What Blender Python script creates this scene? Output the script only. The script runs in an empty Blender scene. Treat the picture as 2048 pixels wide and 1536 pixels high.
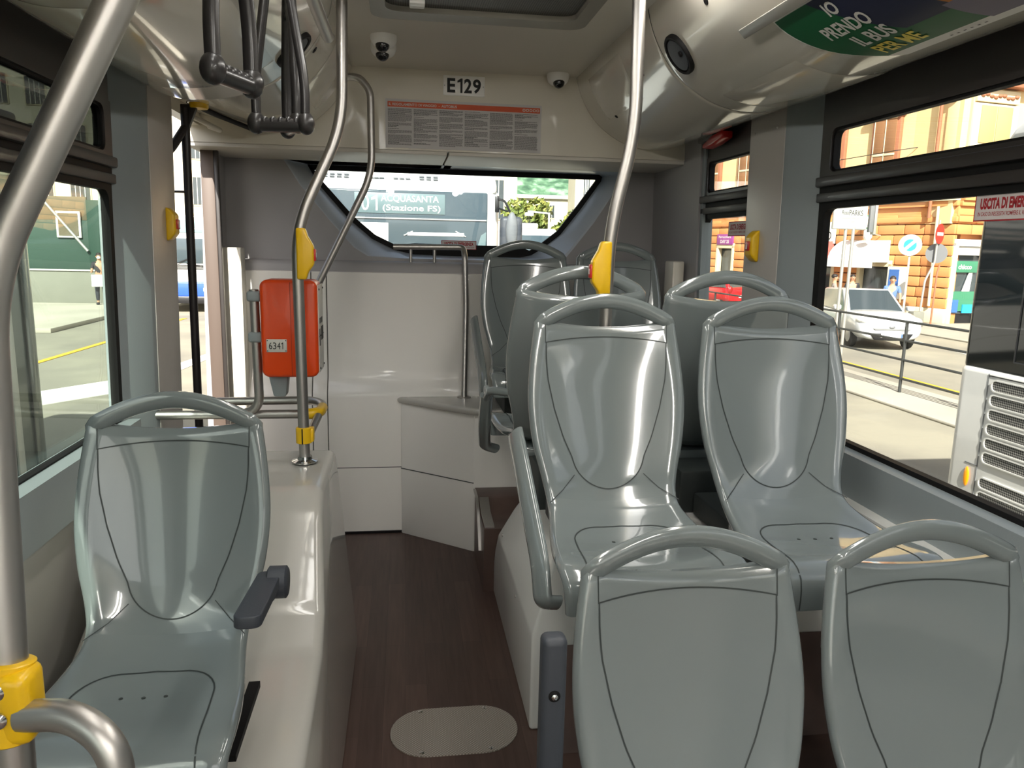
import bpy, bmesh, math, random
from mathutils import Vector as V, Matrix as Mx
SC = bpy.context.scene
COL = SC.collection
PI = math.pi
RND = random.Random(7)

# ------------------------------------------------------------------ materials
def _mat(name):
    m = bpy.data.materials.new(name); m.use_nodes = True
    nt = m.node_tree
    for n in list(nt.nodes): nt.nodes.remove(n)
    return m, nt
def _lin(c):
    if isinstance(c, str):
        c = [int(c[i:i+2], 16)/255 for i in (0, 2, 4)]
        c = [x/12.92 if x <= .04045 else ((x+.055)/1.055)**2.4 for x in c]
    return (c[0], c[1], c[2], 1)
def mat(name, col, rough=.5, metal=0, coat=0, bump=0, bscale=60, var=0, vscale=4, spec=.5, emit=None, estr=1, rvar=0, coat_rough=.05):
    m, nt = _mat(name); N, L = nt.nodes, nt.links
    o = N.new('ShaderNodeOutputMaterial'); p = N.new('ShaderNodeBsdfPrincipled')
    L.new(p.outputs[0], o.inputs[0])
    p.inputs['Base Color'].default_value = _lin(col)
    p.inputs['Roughness'].default_value = rough
    p.inputs['Metallic'].default_value = metal
    p.inputs['Coat Weight'].default_value = coat
    p.inputs['Coat Roughness'].default_value = coat_rough
    p.inputs['Specular IOR Level'].default_value = spec
    if emit: p.inputs['Emission Color'].default_value = _lin(emit); p.inputs['Emission Strength'].default_value = estr
    tc = N.new('ShaderNodeTexCoord')
    if var or rvar:
        n = N.new('ShaderNodeTexNoise'); n.inputs['Scale'].default_value = vscale; n.inputs['Detail'].default_value = 4
        L.new(tc.outputs['Object'], n.inputs['Vector'])
        if var:
            mx = N.new('ShaderNodeMix'); mx.data_type = 'RGBA'
            c = _lin(col)
            mx.inputs[6].default_value = tuple(max(0, x*(1-var)) for x in c[:3])+(1,)
            mx.inputs[7].default_value = tuple(min(1, x*(1+var)) for x in c[:3])+(1,)
            L.new(n.outputs[0], mx.inputs[0]); L.new(mx.outputs[2], p.inputs['Base Color'])
        if rvar:
            mr = N.new('ShaderNodeMapRange'); mr.inputs[3].default_value = max(0, rough-rvar); mr.inputs[4].default_value = rough+rvar
            L.new(n.outputs[0], mr.inputs[0]); L.new(mr.outputs[0], p.inputs['Roughness'])
    if bump:
        n2 = N.new('ShaderNodeTexNoise'); n2.inputs['Scale'].default_value = bscale; n2.inputs['Detail'].default_value = 3
        b = N.new('ShaderNodeBump'); b.inputs['Strength'].default_value = bump; b.inputs['Distance'].default_value = .004
        L.new(tc.outputs['Object'], n2.inputs['Vector']); L.new(n2.outputs[0], b.inputs['Height']); L.new(b.outputs[0], p.inputs['Normal'])
    return m
def glass(name, tint, ior=1.45, rough=0.0):
    m, nt = _mat(name); N, L = nt.nodes, nt.links
    o = N.new('ShaderNodeOutputMaterial'); mx = N.new('ShaderNodeMixShader'); fr = N.new('ShaderNodeFresnel')
    t = N.new('ShaderNodeBsdfTransparent'); g = N.new('ShaderNodeBsdfGlossy')
    ge = N.new('ShaderNodeNewGeometry'); mr = N.new('ShaderNodeMapRange'); mr.inputs[3].default_value = ior; mr.inputs[4].default_value = 1/ior
    L.new(ge.outputs['Backfacing'], mr.inputs[0]); L.new(mr.outputs[0], fr.inputs[0])
    t.inputs[0].default_value = _lin(tint); g.inputs['Roughness'].default_value = rough; fr.inputs[0].default_value = ior
    L.new(fr.outputs[0], mx.inputs[0]); L.new(t.outputs[0], mx.inputs[1]); L.new(g.outputs[0], mx.inputs[2]); L.new(mx.outputs[0], o.inputs[0])
    return m
def tex_mat(name, build, rough=.5, metal=0, coat=0, bump=0):
    """build(N, L, tc) -> colour socket, height socket or None"""
    m, nt = _mat(name); N, L = nt.nodes, nt.links
    o = N.new('ShaderNodeOutputMaterial'); p = N.new('ShaderNodeBsdfPrincipled'); L.new(p.outputs[0], o.inputs[0])
    p.inputs['Roughness'].default_value = rough; p.inputs['Metallic'].default_value = metal; p.inputs['Coat Weight'].default_value = coat
    tc = N.new('ShaderNodeTexCoord')
    c, h = build(N, L, tc)
    L.new(c, p.inputs['Base Color'])
    if h is not None and bump:
        b = N.new('ShaderNodeBump'); b.inputs['Strength'].default_value = bump; b.inputs['Distance'].default_value = .003
        L.new(h, b.inputs['Height']); L.new(b.outputs[0], p.inputs['Normal'])
    return m
def _mapping(N, L, tc, sc=(1, 1, 1), rot=(0, 0, 0)):
    mp = N.new('ShaderNodeMapping'); mp.inputs['Scale'].default_value = sc; mp.inputs['Rotation'].default_value = rot
    L.new(tc.outputs['Object'], mp.inputs[0]); return mp
def _ramp(N, L, src, stops):
    r = N.new('ShaderNodeValToRGB'); e = r.color_ramp.elements
    e[0].position, e[0].color = stops[0][0], _lin(stops[0][1]); e[1].position, e[1].color = stops[-1][0], _lin(stops[-1][1])
    for s in stops[1:-1]:
        x = e.new(s[0]); x.color = _lin(s[1])
    L.new(src, r.inputs[0]); return r.outputs[0]
def b_floor(N, L, tc):
    mp = _mapping(N, L, tc, (1, 1, 1), (0, 0, PI/2))
    br = N.new('ShaderNodeTexBrick'); br.inputs['Scale'].default_value = 1
    br.inputs['Brick Width'].default_value = .55; br.inputs['Row Height'].default_value = .075; br.inputs['Mortar Size'].default_value = .0006
    br.inputs['Color1'].default_value = _lin('4f3c35'); br.inputs['Color2'].default_value = _lin('5c473f'); br.inputs['Mortar'].default_value = _lin('3c2d28')
    L.new(mp.outputs[0], br.inputs['Vector'])
    m2 = _mapping(N, L, tc, (40, 2.5, 1)); n = N.new('ShaderNodeTexNoise'); n.inputs['Scale'].default_value = 1.5; n.inputs['Detail'].default_value = 6
    L.new(m2.outputs[0], n.inputs['Vector'])
    mx = N.new('ShaderNodeMix'); mx.data_type = 'RGBA'; mx.blend_type = 'MULTIPLY'; mx.inputs[0].default_value = .55
    r = _ramp(N, L, n.outputs[0], [(.3, (.35, .33, .32)), (.7, (1, 1, 1))])
    L.new(br.outputs[0], mx.inputs[6]); L.new(r, mx.inputs[7])
    return mx.outputs[2], n.outputs[0]
def b_asphalt(c0, c1):
    def f(N, L, tc):
        n = N.new('ShaderNodeTexNoise'); n.inputs['Scale'].default_value = .5; n.inputs['Detail'].default_value = 8
        L.new(tc.outputs['Object'], n.inputs['Vector'])
        n2 = N.new('ShaderNodeTexNoise'); n2.inputs['Scale'].default_value = 25; n2.inputs['Detail'].default_value = 3
        L.new(tc.outputs['Object'], n2.inputs['Vector'])
        return _ramp(N, L, n.outputs[0], [(.35, c0), (.65, c1)]), n2.outputs[0]
    return f
def b_dots(c0, c1, scale, t0=.3, t1=.42, flat=(1, 1, 0)):
    def f(N, L, tc):
        v = N.new('ShaderNodeTexVoronoi'); v.inputs['Scale'].default_value = scale; v.inputs['Randomness'].default_value = 0
        mp = _mapping(N, L, tc, flat); L.new(mp.outputs[0], v.inputs['Vector'])
        return _ramp(N, L, v.outputs['Distance'], [(t0, c0), (t1, c1)]), v.outputs['Distance']
    return f
def b_tread(N, L, tc):
    mp = _mapping(N, L, tc, (1, 1, 0), (0, 0, PI/4))
    v = N.new('ShaderNodeTexVoronoi'); v.inputs['Scale'].default_value = 140; v.inputs['Randomness'].default_value = 0
    L.new(mp.outputs[0], v.inputs['Vector'])
    return _ramp(N, L, v.outputs['Distance'], [(.15, 'c0b9af'), (.5, '8b847b')]), v.outputs['Distance']
def b_wood(N, L, tc):
    n = N.new('ShaderNodeTexNoise'); n.inputs['Scale'].default_value = 8
    L.new(tc.outputs['Object'], n.inputs['Vector'])
    return _ramp(N, L, n.outputs[0], [(.3, '4c3b35'), (.7, '5c4841')]), None
def b_leaf(c0, c1, c2, sc):
    def f(N, L, tc):
        n = N.new('ShaderNodeTexNoise'); n.inputs['Scale'].default_value = sc; n.inputs['Detail'].default_value = 5
        L.new(tc.outputs['Object'], n.inputs['Vector'])
        return _ramp(N, L, n.outputs[0], [(.35, c0), (.5, c1), (.65, c2)]), n.outputs[0]
    return f

# ------------------------------------------------------------------ mesh builder
class MB:
    def __init__(s): s.v = []; s.f = []; s.m = []; s.mats = []
    def mi(s, m):
        if m not in s.mats: s.mats.append(m)
        return s.mats.index(m)
    def add(s, vs, fs, m, M=None):
        k = len(s.v); i = s.mi(m)
        s.v += [tuple(M @ V(p)) for p in vs] if M is not None else [tuple(p) for p in vs]
        for f in fs: s.f.append(tuple(k+j for j in f)); s.m.append(i)
        return s
    def bm(s, b, m, M=None):
        b.verts.index_update()
        s.add([v.co[:] for v in b.verts], [[v.index for v in f.verts] for f in b.faces], m, M); b.free(); return s
    def box(s, a, b, m, r=0, M=None, seg=2):
        x0, y0, z0 = (min(a[i], b[i]) for i in range(3)); x1, y1, z1 = (max(a[i], b[i]) for i in range(3))
        vs = [(x0, y0, z0), (x1, y0, z0), (x1, y1, z0), (x0, y1, z0), (x0, y0, z1), (x1, y0, z1), (x1, y1, z1), (x0, y1, z1)]
        fs = [(3, 2, 1, 0), (4, 5, 6, 7), (0, 1, 5, 4), (1, 2, 6, 5), (2, 3, 7, 6), (3, 0, 4, 7)]
        if r <= 0: return s.add(vs, fs, m, M)
        return s.solid(vs, fs, m, r, M, seg)
    def solid(s, vs, fs, m, r=0, M=None, seg=2, ang=.3):
        b = bmesh.new(); bv = [b.verts.new(p) for p in vs]
        for f in fs: b.faces.new([bv[i] for i in f])
        bmesh.ops.recalc_face_normals(b, faces=b.faces[:])
        if r > 0:
            es = [e for e in b.edges if len(e.link_faces) == 2 and e.calc_face_angle(0) > ang]
            bmesh.ops.bevel(b, geom=es, offset=r, offset_type='OFFSET', segments=seg, profile=.5, affect='EDGES', clamp_overlap=True)
        return s.bm(b, m, M)
    def prism(s, poly, d0, d1, m, axis='y', r=0, M=None, seg=2):
        def P(p, d): return {'x': (d, p[0], p[1]), 'y': (p[0], d, p[1]), 'z': (p[0], p[1], d)}[axis]
        n = len(poly); vs = [P(p, d0) for p in poly]+[P(p, d1) for p in poly]
        fs = [tuple(range(n)), tuple(range(2*n-1, n-1, -1))]+[(i, (i+1) % n, n+(i+1) % n, n+i) for i in range(n)]
        return s.solid(vs, fs, m, r, M, seg)
    def tube(s, path, r, m, seg=14, caps=True, sx=1, sy=1, up=None, closed=False):
        pts = [V(p) for p in path]; n = len(pts); rs = r if isinstance(r, (list, tuple)) else [r]*n
        T = []
        for i in range(n):
            if closed: a, c = pts[i-1], pts[(i+1) % n]
            else: a, c = pts[max(0, i-1)], pts[min(n-1, i+1)]
            T.append((c-a).normalized())
        u = V(up) if up else (V((0, 0, 1)) if abs(T[0].z) < .9 else V((1, 0, 0)))
        nrm = (u-T[0]*u.dot(T[0])).normalized(); vs = []
        for i in range(n):
            nrm = (nrm-T[i]*nrm.dot(T[i])).normalized(); bn = T[i].cross(nrm)
            for j in range(seg):
                a = 2*PI*j/seg; vs.append(pts[i]+nrm*(math.cos(a)*rs[i]*sx)+bn*(math.sin(a)*rs[i]*sy))
        fs = []; e = n if closed else n-1
        for i in range(e):
            for j in range(seg):
                k = (i+1) % n
                fs.append((i*seg+j, i*seg+(j+1) % seg, k*seg+(j+1) % seg, k*seg+j))
        if caps and not closed: fs += [tuple(range(seg-1, -1, -1)), tuple((n-1)*seg+j for j in range(seg))]
        return s.add(vs, fs, m)
    def lathe(s, prof, m, o=(0, 0, 0), ax=(0, 0, 1), seg=24):
        ax = V(ax).normalized(); q = V((0, 0, 1)).rotation_difference(ax).to_matrix(); o = V(o)
        vs = []; n = len(prof)
        for (r, h) in prof:
            for j in range(seg):
                a = 2*PI*j/seg; vs.append(o+q @ V((r*math.cos(a), r*math.sin(a), h)))
        fs = [(i*seg+j, i*seg+(j+1) % seg, (i+1)*seg+(j+1) % seg, (i+1)*seg+j) for i in range(n-1) for j in range(seg)]
        fs += [tuple(range(seg-1, -1, -1)), tuple((n-1)*seg+j for j in range(seg))]
        return s.add(vs, fs, m)
    def grid(s, P, m, flip=False, cu=False, cv=False):
        a, b = len(P), len(P[0]); vs = [p for row in P for p in row]; fs = []
        for i in range(a if cu else a-1):
            for j in range(b if cv else b-1):
                i2, j2 = (i+1) % a, (j+1) % b
                q = (i*b+j, i*b+j2, i2*b+j2, i2*b+j); fs.append(q[::-1] if flip else q)
        return s.add(vs, fs, m)
    def sphere(s, c, r, m, seg=16, ring=10):
        if not isinstance(r, (list, tuple)): r = (r, r, r)
        P = [[(c[0]+r[0]*math.sin(PI*i/ring)*math.cos(2*PI*j/seg), c[1]+r[1]*math.sin(PI*i/ring)*math.sin(2*PI*j/seg), c[2]+r[2]*math.cos(PI*i/ring)) for j in range(seg)] for i in range(ring+1)]
        return s.grid(P, m, cv=True, flip=True)
    def text(s, t, m, M, w=None, h=None, align='C', bold=0, depth=.0004, cond=1):
        """text in the local xy plane of M, fitted to width w and / or cap height h"""
        cu = bpy.data.curves.new('lettering', 'FONT'); cu.body = t; cu.size = 1; cu.offset = bold; cu.extrude = 0; cu.resolution_u = 3
        ob = bpy.data.objects.new('lettering', cu); COL.objects.link(ob)
        bpy.context.view_layer.update()
        me = bpy.data.meshes.new_from_object(ob.evaluated_get(bpy.context.evaluated_depsgraph_get()))
        vs = [v.co.copy() for v in me.vertices]; fs = [tuple(p.vertices) for p in me.polygons]
        bpy.data.objects.remove(ob); bpy.data.curves.remove(cu); bpy.data.meshes.remove(me)
        if not vs: return s
        x0, x1 = min(v.x for v in vs), max(v.x for v in vs); y0, y1 = min(v.y for v in vs), max(v.y for v in vs)
        sy = h/(y1-y0) if h else w/(x1-x0); sx = w/(x1-x0) if w else sy*cond
        ox = {'C': (x0+x1)/2, 'L': x0, 'R': x1}[align]; oy = (y0+y1)/2
        return s.add([((v.x-ox)*sx, (v.y-oy)*sy, depth) for v in vs], fs, m, M)
    def build(s, name, parent=None, loc=None, smooth=40, props=None):
        me = bpy.data.meshes.new(name)
        L0 = V(loc) if loc is not None else V((0, 0, 0))
        me.from_pydata([tuple(V(p)-L0) for p in s.v], [], s.f)
        for m in s.mats: me.materials.append(m)
        me.polygons.foreach_set('material_index', s.m)
        me.update()
        if smooth:
            me.polygons.foreach_set('use_smooth', [True]*len(me.polygons))
            me.set_sharp_from_angle(angle=math.radians(smooth))
        o = bpy.data.objects.new(name, me); COL.objects.link(o); o.location = L0
        if parent is not None:
            o.parent = parent
            o.matrix_parent_inverse = Mx.Translation(-parent.location) if parent.get('at_world') else Mx()
        if props:
            for k, v in props.items(): o[k] = v
        return o
def E(name, label, cat, loc=(0, 0, 0), group=None, world=True):
    o = bpy.data.objects.new(name, None); COL.objects.link(o); o.location = loc
    o['label'] = label; o['category'] = cat
    if group: o['group'] = group
    if world: o['at_world'] = 1          # parts are given in world coordinates
    o.empty_display_size = .05
    return o
def T(o, label, cat, group=None, kind=None):
    o['label'] = label; o['category'] = cat
    if group: o['group'] = group
    if kind: o['kind'] = kind
    return o
def S(o): o['kind'] = 'structure'; return o
def fin():
    for o in bpy.data.objects:
        if 'at_world' in o: del o['at_world']
def dup(root, loc=None, rotz=None, label=None):
    r = root.copy(); COL.objects.link(r)
    if loc is not None: r.location = loc
    if rotz is not None: r.rotation_euler = (0, 0, rotz)
    if label: r['label'] = label
    for ch in list(root.children):
        c = ch.copy(); COL.objects.link(c); c.parent = r; c.matrix_parent_inverse = ch.matrix_parent_inverse.copy()
        for g in list(ch.children):
            d = g.copy(); COL.objects.link(d); d.parent = c; d.matrix_parent_inverse = g.matrix_parent_inverse.copy()
    return r
def fillet(pts, r, n=6):
    pts = [V(p) for p in pts]; out = [pts[0]]
    for i in range(1, len(pts)-1):
        a, p, c = pts[i-1], pts[i], pts[i+1]; rr = r[i-1] if isinstance(r, (list, tuple)) else r
        d0, d1 = (a-p), (c-p); l = min(rr, d0.length*.49, d1.length*.49)
        q0, q1 = p+d0.normalized()*l, p+d1.normalized()*l
        for k in range(n+1):
            t = k/n; out.append(q0*(1-t)**2+p*2*t*(1-t)+q1*t*t)
    out.append(pts[-1]); return out
def one(mb, m, M, w, h, st=.3, depth=.0004):
    """a figure 1 with its flag"""
    t = w*st; x1 = w/2
    mb.add([(x1-t, -h/2, depth), (x1, -h/2, depth), (x1, h/2, depth), (x1-t*.8, h/2, depth), (-w/2, h/2-h*.17, depth), (-w/2, h/2-h*.30, depth), (x1-t, h/2-h*.24, depth)], [(0, 1, 2, 3, 6), (3, 4, 5, 6)], m, M)
def frame(o, x, y):
    """matrix with origin o, local x along x, local y along y"""
    x = V(x).normalized(); y = V(y); y = (y-x*y.dot(x)).normalized(); z = x.cross(y)
    M = Mx((x, y, z)).transposed().to_4x4(); M.translation = V(o); return M
def rrect(w, h, r, n=5):
    out = []
    for (cx, cy, a0) in ((w/2-r, h/2-r, 0), (-w/2+r, h/2-r, 90), (-w/2+r, -h/2+r, 180), (w/2-r, -h/2+r, 270)):
        for k in range(n+1):
            a = math.radians(a0+90*k/n); out.append((cx+r*math.cos(a), cy+r*math.sin(a)))
    return out
def rr_yz(y0, y1, z0, z1, r): return [((y0+y1)/2+a, (z0+z1)/2+b) for a, b in rrect(y1-y0, z1-z0, r)]
def plate_with_hole(mb, outer, inner, d0, d1, m, axis='x'):
    """flat plate between two closed outlines of equal count, extruded from d0 to d1"""
    def P(p, d): return {'x': (d, p[0], p[1]), 'y': (p[0], d, p[1]), 'z': (p[0], p[1], d)}[axis]
    n = len(outer); vs = [P(p, d) for d in (d0, d1) for p in outer]+[P(p, d) for d in (d0, d1) for p in inner]; fs = []
    for i in range(n):
        j = (i+1) % n
        fs += [(i, j, 2*n+j, 2*n+i), (n+i, 3*n+i, 3*n+j, n+j), (i, n+i, n+j, j), (2*n+i, 2*n+j, 3*n+j, 3*n+i)]
    b = bmesh.new(); bv = [b.verts.new(p) for p in vs]
    for f in fs: b.faces.new([bv[k] for k in f])
    bmesh.ops.recalc_face_normals(b, faces=b.faces[:])
    return mb.bm(b, m)
def resample(poly, n):
    pts = [V((p[0], p[1])) for p in poly]; L = [0]
    for i in range(len(pts)): L.append(L[-1]+(pts[(i+1) % len(pts)]-pts[i]).length)
    out = []
    for k in range(n):
        d = L[-1]*k/n
        for i in range(len(pts)):
            if L[i] <= d <= L[i+1]+1e-9:
                t = (d-L[i])/max(1e-9, L[i+1]-L[i]); q = pts[i].lerp(pts[(i+1) % len(pts)], t); out.append((q.x, q.y)); break
    return out

MT = dict(
    cream=mat('cream_gloss_panel', 'cdc8bb', .16, coat=.7, rvar=.04),
    ceil=mat('ceiling_panel', 'd4cfc5', .42, rvar=.05),
    bulk=mat('cream_bulkhead', 'dad4c6', .33, coat=.2),
    white=mat('cream_white_panel', 'efece6', .34, coat=.25, rvar=.05),
    podium=mat('pale_gloss_moulding', 'bebcb5', .2, coat=.6),
    podw=mat('pale_grey_moulding', 'e2e3df', .26, coat=.4),
    seat=mat('grey_green_plastic', '777f7f', .13, coat=.8, rvar=.03, coat_rough=.025),
    groove=mat('dark_groove', '333938', .6),
    char=mat('charcoal_plastic', '3b3f46', .5, bump=.1, bscale=400),
    greyw=mat('grey_wall_moulding', 'a3a1a2', .5, bump=.08, bscale=300),
    greys=mat('blue_grey_sill', '8f989a', .5, bump=.08, bscale=300),
    trim=mat('pale_grey_window_reveal', 'c0c8d2', .28, coat=.3),
    metal=mat('brushed_steel', 'bcb9b5', .4, metal=1, rvar=.04, vscale=90),
    metalp=mat('painted_pillar_metal', 'b9b5b0', .38, metal=.2, rvar=.08, vscale=30),
    chrome=mat('polished_steel', 'd5d4d2', .12, metal=1),
    black=mat('black_rubber', '141313', .6, spec=.2),
    brown=mat('dark_bronze_frame', '2b2624', .42, coat=.1),
    blackp=mat('black_painted_shaft', '1c1718', .4),
    strap=mat('dark_strap_plastic', '2c2a2a', .33, coat=.2),
    yellow=mat('yellow_plastic', 'f0c010', .34, coat=.2),
    red=mat('red_plastic', 'c01414', .3, coat=.3),
    orange=mat('orange_painted_casing', 'e4480a', .3, coat=.15),
    plate=mat('pale_metal_plate', 'd2d0c8', .4),
    ink=mat('black_ink', '141414', .6),
    whitep=mat('white_plastic', 'f6f5f2', .35, coat=.2),
    lens=mat('dark_camera_dome', '101014', .05, coat=1),
    floor=tex_mat('dark_wood_vinyl', b_floor, .42, bump=.12),
    woodside=tex_mat('dark_wood_side', b_wood, .4),
    tread=tex_mat('tread_plate_metal', b_tread, .45, metal=.35, bump=.6),
    mesh=tex_mat('perforated_mesh', b_dots('0c0c0c', '5d5a54', 130), .5, bump=.3),
    hatch=mat('grey_hatch_frame', '8a867c', .4),
    gl_l=glass('green_tinted_glass', (.86, .93, .89)),
    gl_d=glass('dark_tinted_glass', (.16, .18, .17)),
    gl_r=glass('clear_window_glass', (.95, .96, .95)),
    gl_b=glass('rear_window_glass', (.90, .94, .95)),
)
# ================================================================= camera
cd = bpy.data.cameras.new('camera'); cam = bpy.data.objects.new('camera', cd); COL.objects.link(cam); SC.camera = cam
cd.sensor_width = 36; cd.lens = 1500/2048*36; cd.clip_start = .02; cd.clip_end = 500
_f = 1500.0
_Y = V((808-1024, 490-768, _f)).normalized(); _k = (216+278*(-.004))/_f
_X = V((1, -.004, _k)); _X = (_X-_Y*_X.dot(_Y)).normalized(); _Z = _X.cross(_Y)
if _Z.y > 0: _Z = -_Z
R_ = Mx(((_X.x, _Y.x, _Z.x), (_X.y, _Y.y, _Z.y), (_X.z, _Y.z, _Z.z)))     # world -> image axes
cam.matrix_world = Mx((V(R_[0]), -V(R_[1]), -V(R_[2]))).transposed().to_4x4()
cam.matrix_world.translation = V((0, 0, 1.55))
cam.location = (0, 0, 1.55); 

def xl(z): return -.95+.02*(z-.94)
def xr(z): return 1.43-.02*(z-.94)
YF, YB = -3.2, 4.16           # front end and rear wall of the saloon

# ================================================================= floor and ceiling
S(MB().box((-.98, YF, -.06), (1.46, 4.3, 0), MT['floor']).build('floor'))
S(MB().box((-.30, YF, 2.35), (.88, 3.72, 2.40), MT['ceil']).build('ceiling'))
cove_r = [(.815, 2.352), (.835, 2.285), (.87, 2.215), (.92, 2.15), (.99, 2.095), (1.07, 2.055), (1.16, 2.035), (1.25, 2.035), (1.32, 2.05), (1.395, 2.088), (1.43, 2.10)]
cove_l = [(-.232, 2.352), (-.252, 2.28), (-.30, 2.20), (-.36, 2.135), (-.44, 2.075), (-.53, 2.032), (-.63, 2.012), (-.74, 2.012), (-.83, 2.045), (-.905, 2.095), (-.96, 2.112)]
def smooth2(p, n=4):
    out = []
    for i in range(len(p)-1):
        p0, p1, p2, p3 = p[max(0, i-1)], p[i], p[i+1], p[min(len(p)-1, i+2)]
        for k in range(n):
            t = k/n
            out.append(tuple(.5*(2*b+(c-a)*t+(2*a-5*b+4*c-d)*t*t+(3*b-a-3*c+d)*t**3) for a, b, c, d in zip(p0, p1, p2, p3)))
    out.append(p[-1]); return out
cove_lr = [p for p in cove_l[:5]]+[(-.53, 2.052), (-.63, 2.056), (-.74, 2.072), (-.83, 2.092), (-.905, 2.110), (-.96, 2.120)]     # shallower end panel over the rear door
CR, CL, CLR = smooth2(cove_r), smooth2(cove_l), smooth2(cove_lr)
def cove(name, prof, cuts, side):
    mb = MB()
    for (a, b) in cuts:
        prof = CLR if (side < 0 and a > 2.7) else (CL if side < 0 else CR)
        P = [[(x, y, z) for (x, z) in prof] for y in (a, a+.003, a+.006, a+.02, (a+b)/2, b-.02, b-.006, b-.003, b)]
        for row, dz in ((0, .005), (8, .005), (1, .001), (7, .001)): P[row] = [(x, y, z+dz) for (x, y, z) in P[row]]
        mb.grid(P, MT['cream'], flip=(side > 0))
    back = [[(x+(0 if i in (0, len(prof)-1) else 0), y, z+.012) for i, (x, z) in enumerate(CLR if side < 0 else CR)] for y in (YF, 3.7)]
    mb.grid(back, MT['groove'], flip=(side > 0))
    return S(mb.build(name))
cove('ceiling_cove_right', CR, [(YF, -.6), (-.594, 1.0), (1.006, 2.62), (2.626, 3.7)], 1)
cove('ceiling_cove_left', CL, [(YF, -.6), (-.594, .9), (.906, 2.75), (2.756, 3.7)], -1)
# rear bulkhead above the rear window with its soffit
mb = MB()
mb.box((-.98, 3.70, 1.99), (1.46, 3.76, 2.42), MT['bulk'])
S(mb.build('wall_rear_bulkhead'))
mb = MB(); mb.box((-.98, 3.705, 1.972), (.205, 4.34, 1.99), MT['ceil'], .003); mb.box((.213, 3.705, 1.972), (1.46, 4.34, 1.99), MT['ceil'], .003)
S(mb.build('trim_soffit'))
# ================================================================= side walls
def bus_wall(side):
    f = xl if side < 0 else xr; s = side
    def X(z, off=0): return f(z)-s*off
    def slab(y0, y1, z0, z1, off0, off1, m, mb):       # panel that follows the lean; off = distance towards the aisle
        vs = [(X(z, o), y, z) for z in (z0, z1) for o in (off0, off1) for y in (y0, y1)]
        fs = [(0, 1, 3, 2), (4, 6, 7, 5), (0, 2, 6, 4), (1, 5, 7, 3), (0, 4, 5, 1), (2, 3, 7, 6)]
        mb.solid(vs, fs, m)
    return X, slab
XL_, slabL = bus_wall(-1); XR_, slabR = bus_wall(1)
# --- left wall: panel below the sill, header above, pillar, rear quarter
mb = MB(); slabL(YF, 3.12, 0, .80, -.03, .012, MT['podium'], mb); S(mb.build('wall_left_panel'))
mb = MB(); slabL(YF, 2.66, .79, .945, -.03, .055, MT['greys'], mb); S(mb.build('trim_sill_left'))
mb = MB(); slabL(YF, 3.15, 1.965, 2.13, -.03, .008, MT['brown'], mb); slabL(3.15, 3.88, 2.06, 2.13, -.03, .02, MT['bulk'], mb); S(mb.build('wall_left_header'))
mb = MB()      # pillar between the window and the door, with a slanted reveal
pl = [(-.99, 2.64), (-.945, 2.635), (-.885, 2.79), (-.878, 2.815), (-.878, 3.09), (-.885, 3.10), (-.99, 3.10)]
def lean_prism(mb, poly, z0, z1, m, side, r=.006):
    n = len(poly); f = (lambda z: .02*(z-.94)) if side < 0 else (lambda z: -.02*(z-.94))
    vs = [(p[0]+f(z), p[1], z) for z in (z0, z1) for p in poly]
    fs = [tuple(range(n)), tuple(range(2*n-1, n-1, -1))]+[(i, (i+1) % n, n+(i+1) % n, n+i) for i in range(n)]
    mb.solid(vs, fs, m, r, ang=.5)
lean_prism(mb, pl[:4]+[(-.92, 2.815), (-.99, 2.8)], 0, 2.09, MT['greys'], -1)
lean_prism(mb, [(-.92, 2.81), (-.876, 2.81)]+pl[4:], 0, 2.09, MT['metalp'], -1)
for z in (.905, .95): mb.lathe([(.006, 0), (.006, .003), (.003, .005)], MT['metal'], (-.878, 2.86 if z < .93 else 3.07, z), (1, 0, 0), 10)
S(mb.build('wall_left_pillar'))
mb = MB(); slabL(3.88, 4.4, -.3, 2.10, -.03, .02, MT['greyw'], mb); S(mb.build('wall_left_rear'))
# --- right wall
mb = MB(); slabR(YF, 4.25, 0, .80, -.03, .012, MT['podw'], mb); S(mb.build('wall_right_panel'))
mb = MB(); slabR(YF, 3.50, .80, .935, -.03, .055, MT['greys'], mb); slabR(YF, 3.50, .77, .80, -.03, .10, MT['podw'], mb); S(mb.build('trim_sill_right'))
mb = MB(); slabR(YF, 3.50, 1.965, 2.11, -.03, .008, MT['brown'], mb); S(mb.build('wall_right_header'))
mb = MB()
lean_prism(mb, [(1.47, 2.47), (1.425, 2.465), (1.372, 2.60), (1.366, 2.63), (1.40, 2.63), (1.47, 2.62)], .9, 2.08, MT['greys'], 1)
lean_prism(mb, [(1.40, 2.622), (1.364, 2.622), (1.364, 2.90), (1.372, 2.91), (1.47, 2.99)], .9, 2.08, MT['metalp'], 1)
for (y, z) in ((2.68, 2.0), (2.86, 2.0), (2.68, 1.33)): mb.lathe([(.006, 0), (.006, .003), (.003, .005)], MT['metal'], (1.345, y, z), (-1, 0, 0), 10)
S(mb.build('wall_right_pillar'))
mb = MB(); slabR(3.49, 4.4, .80, 2.10, -.03, .03, MT['greyw'], mb)
slabR(3.46, 3.62, .80, 2.08, -.03, .02, MT['greys'], mb)
S(mb.build('wall_right_rear'))
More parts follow.
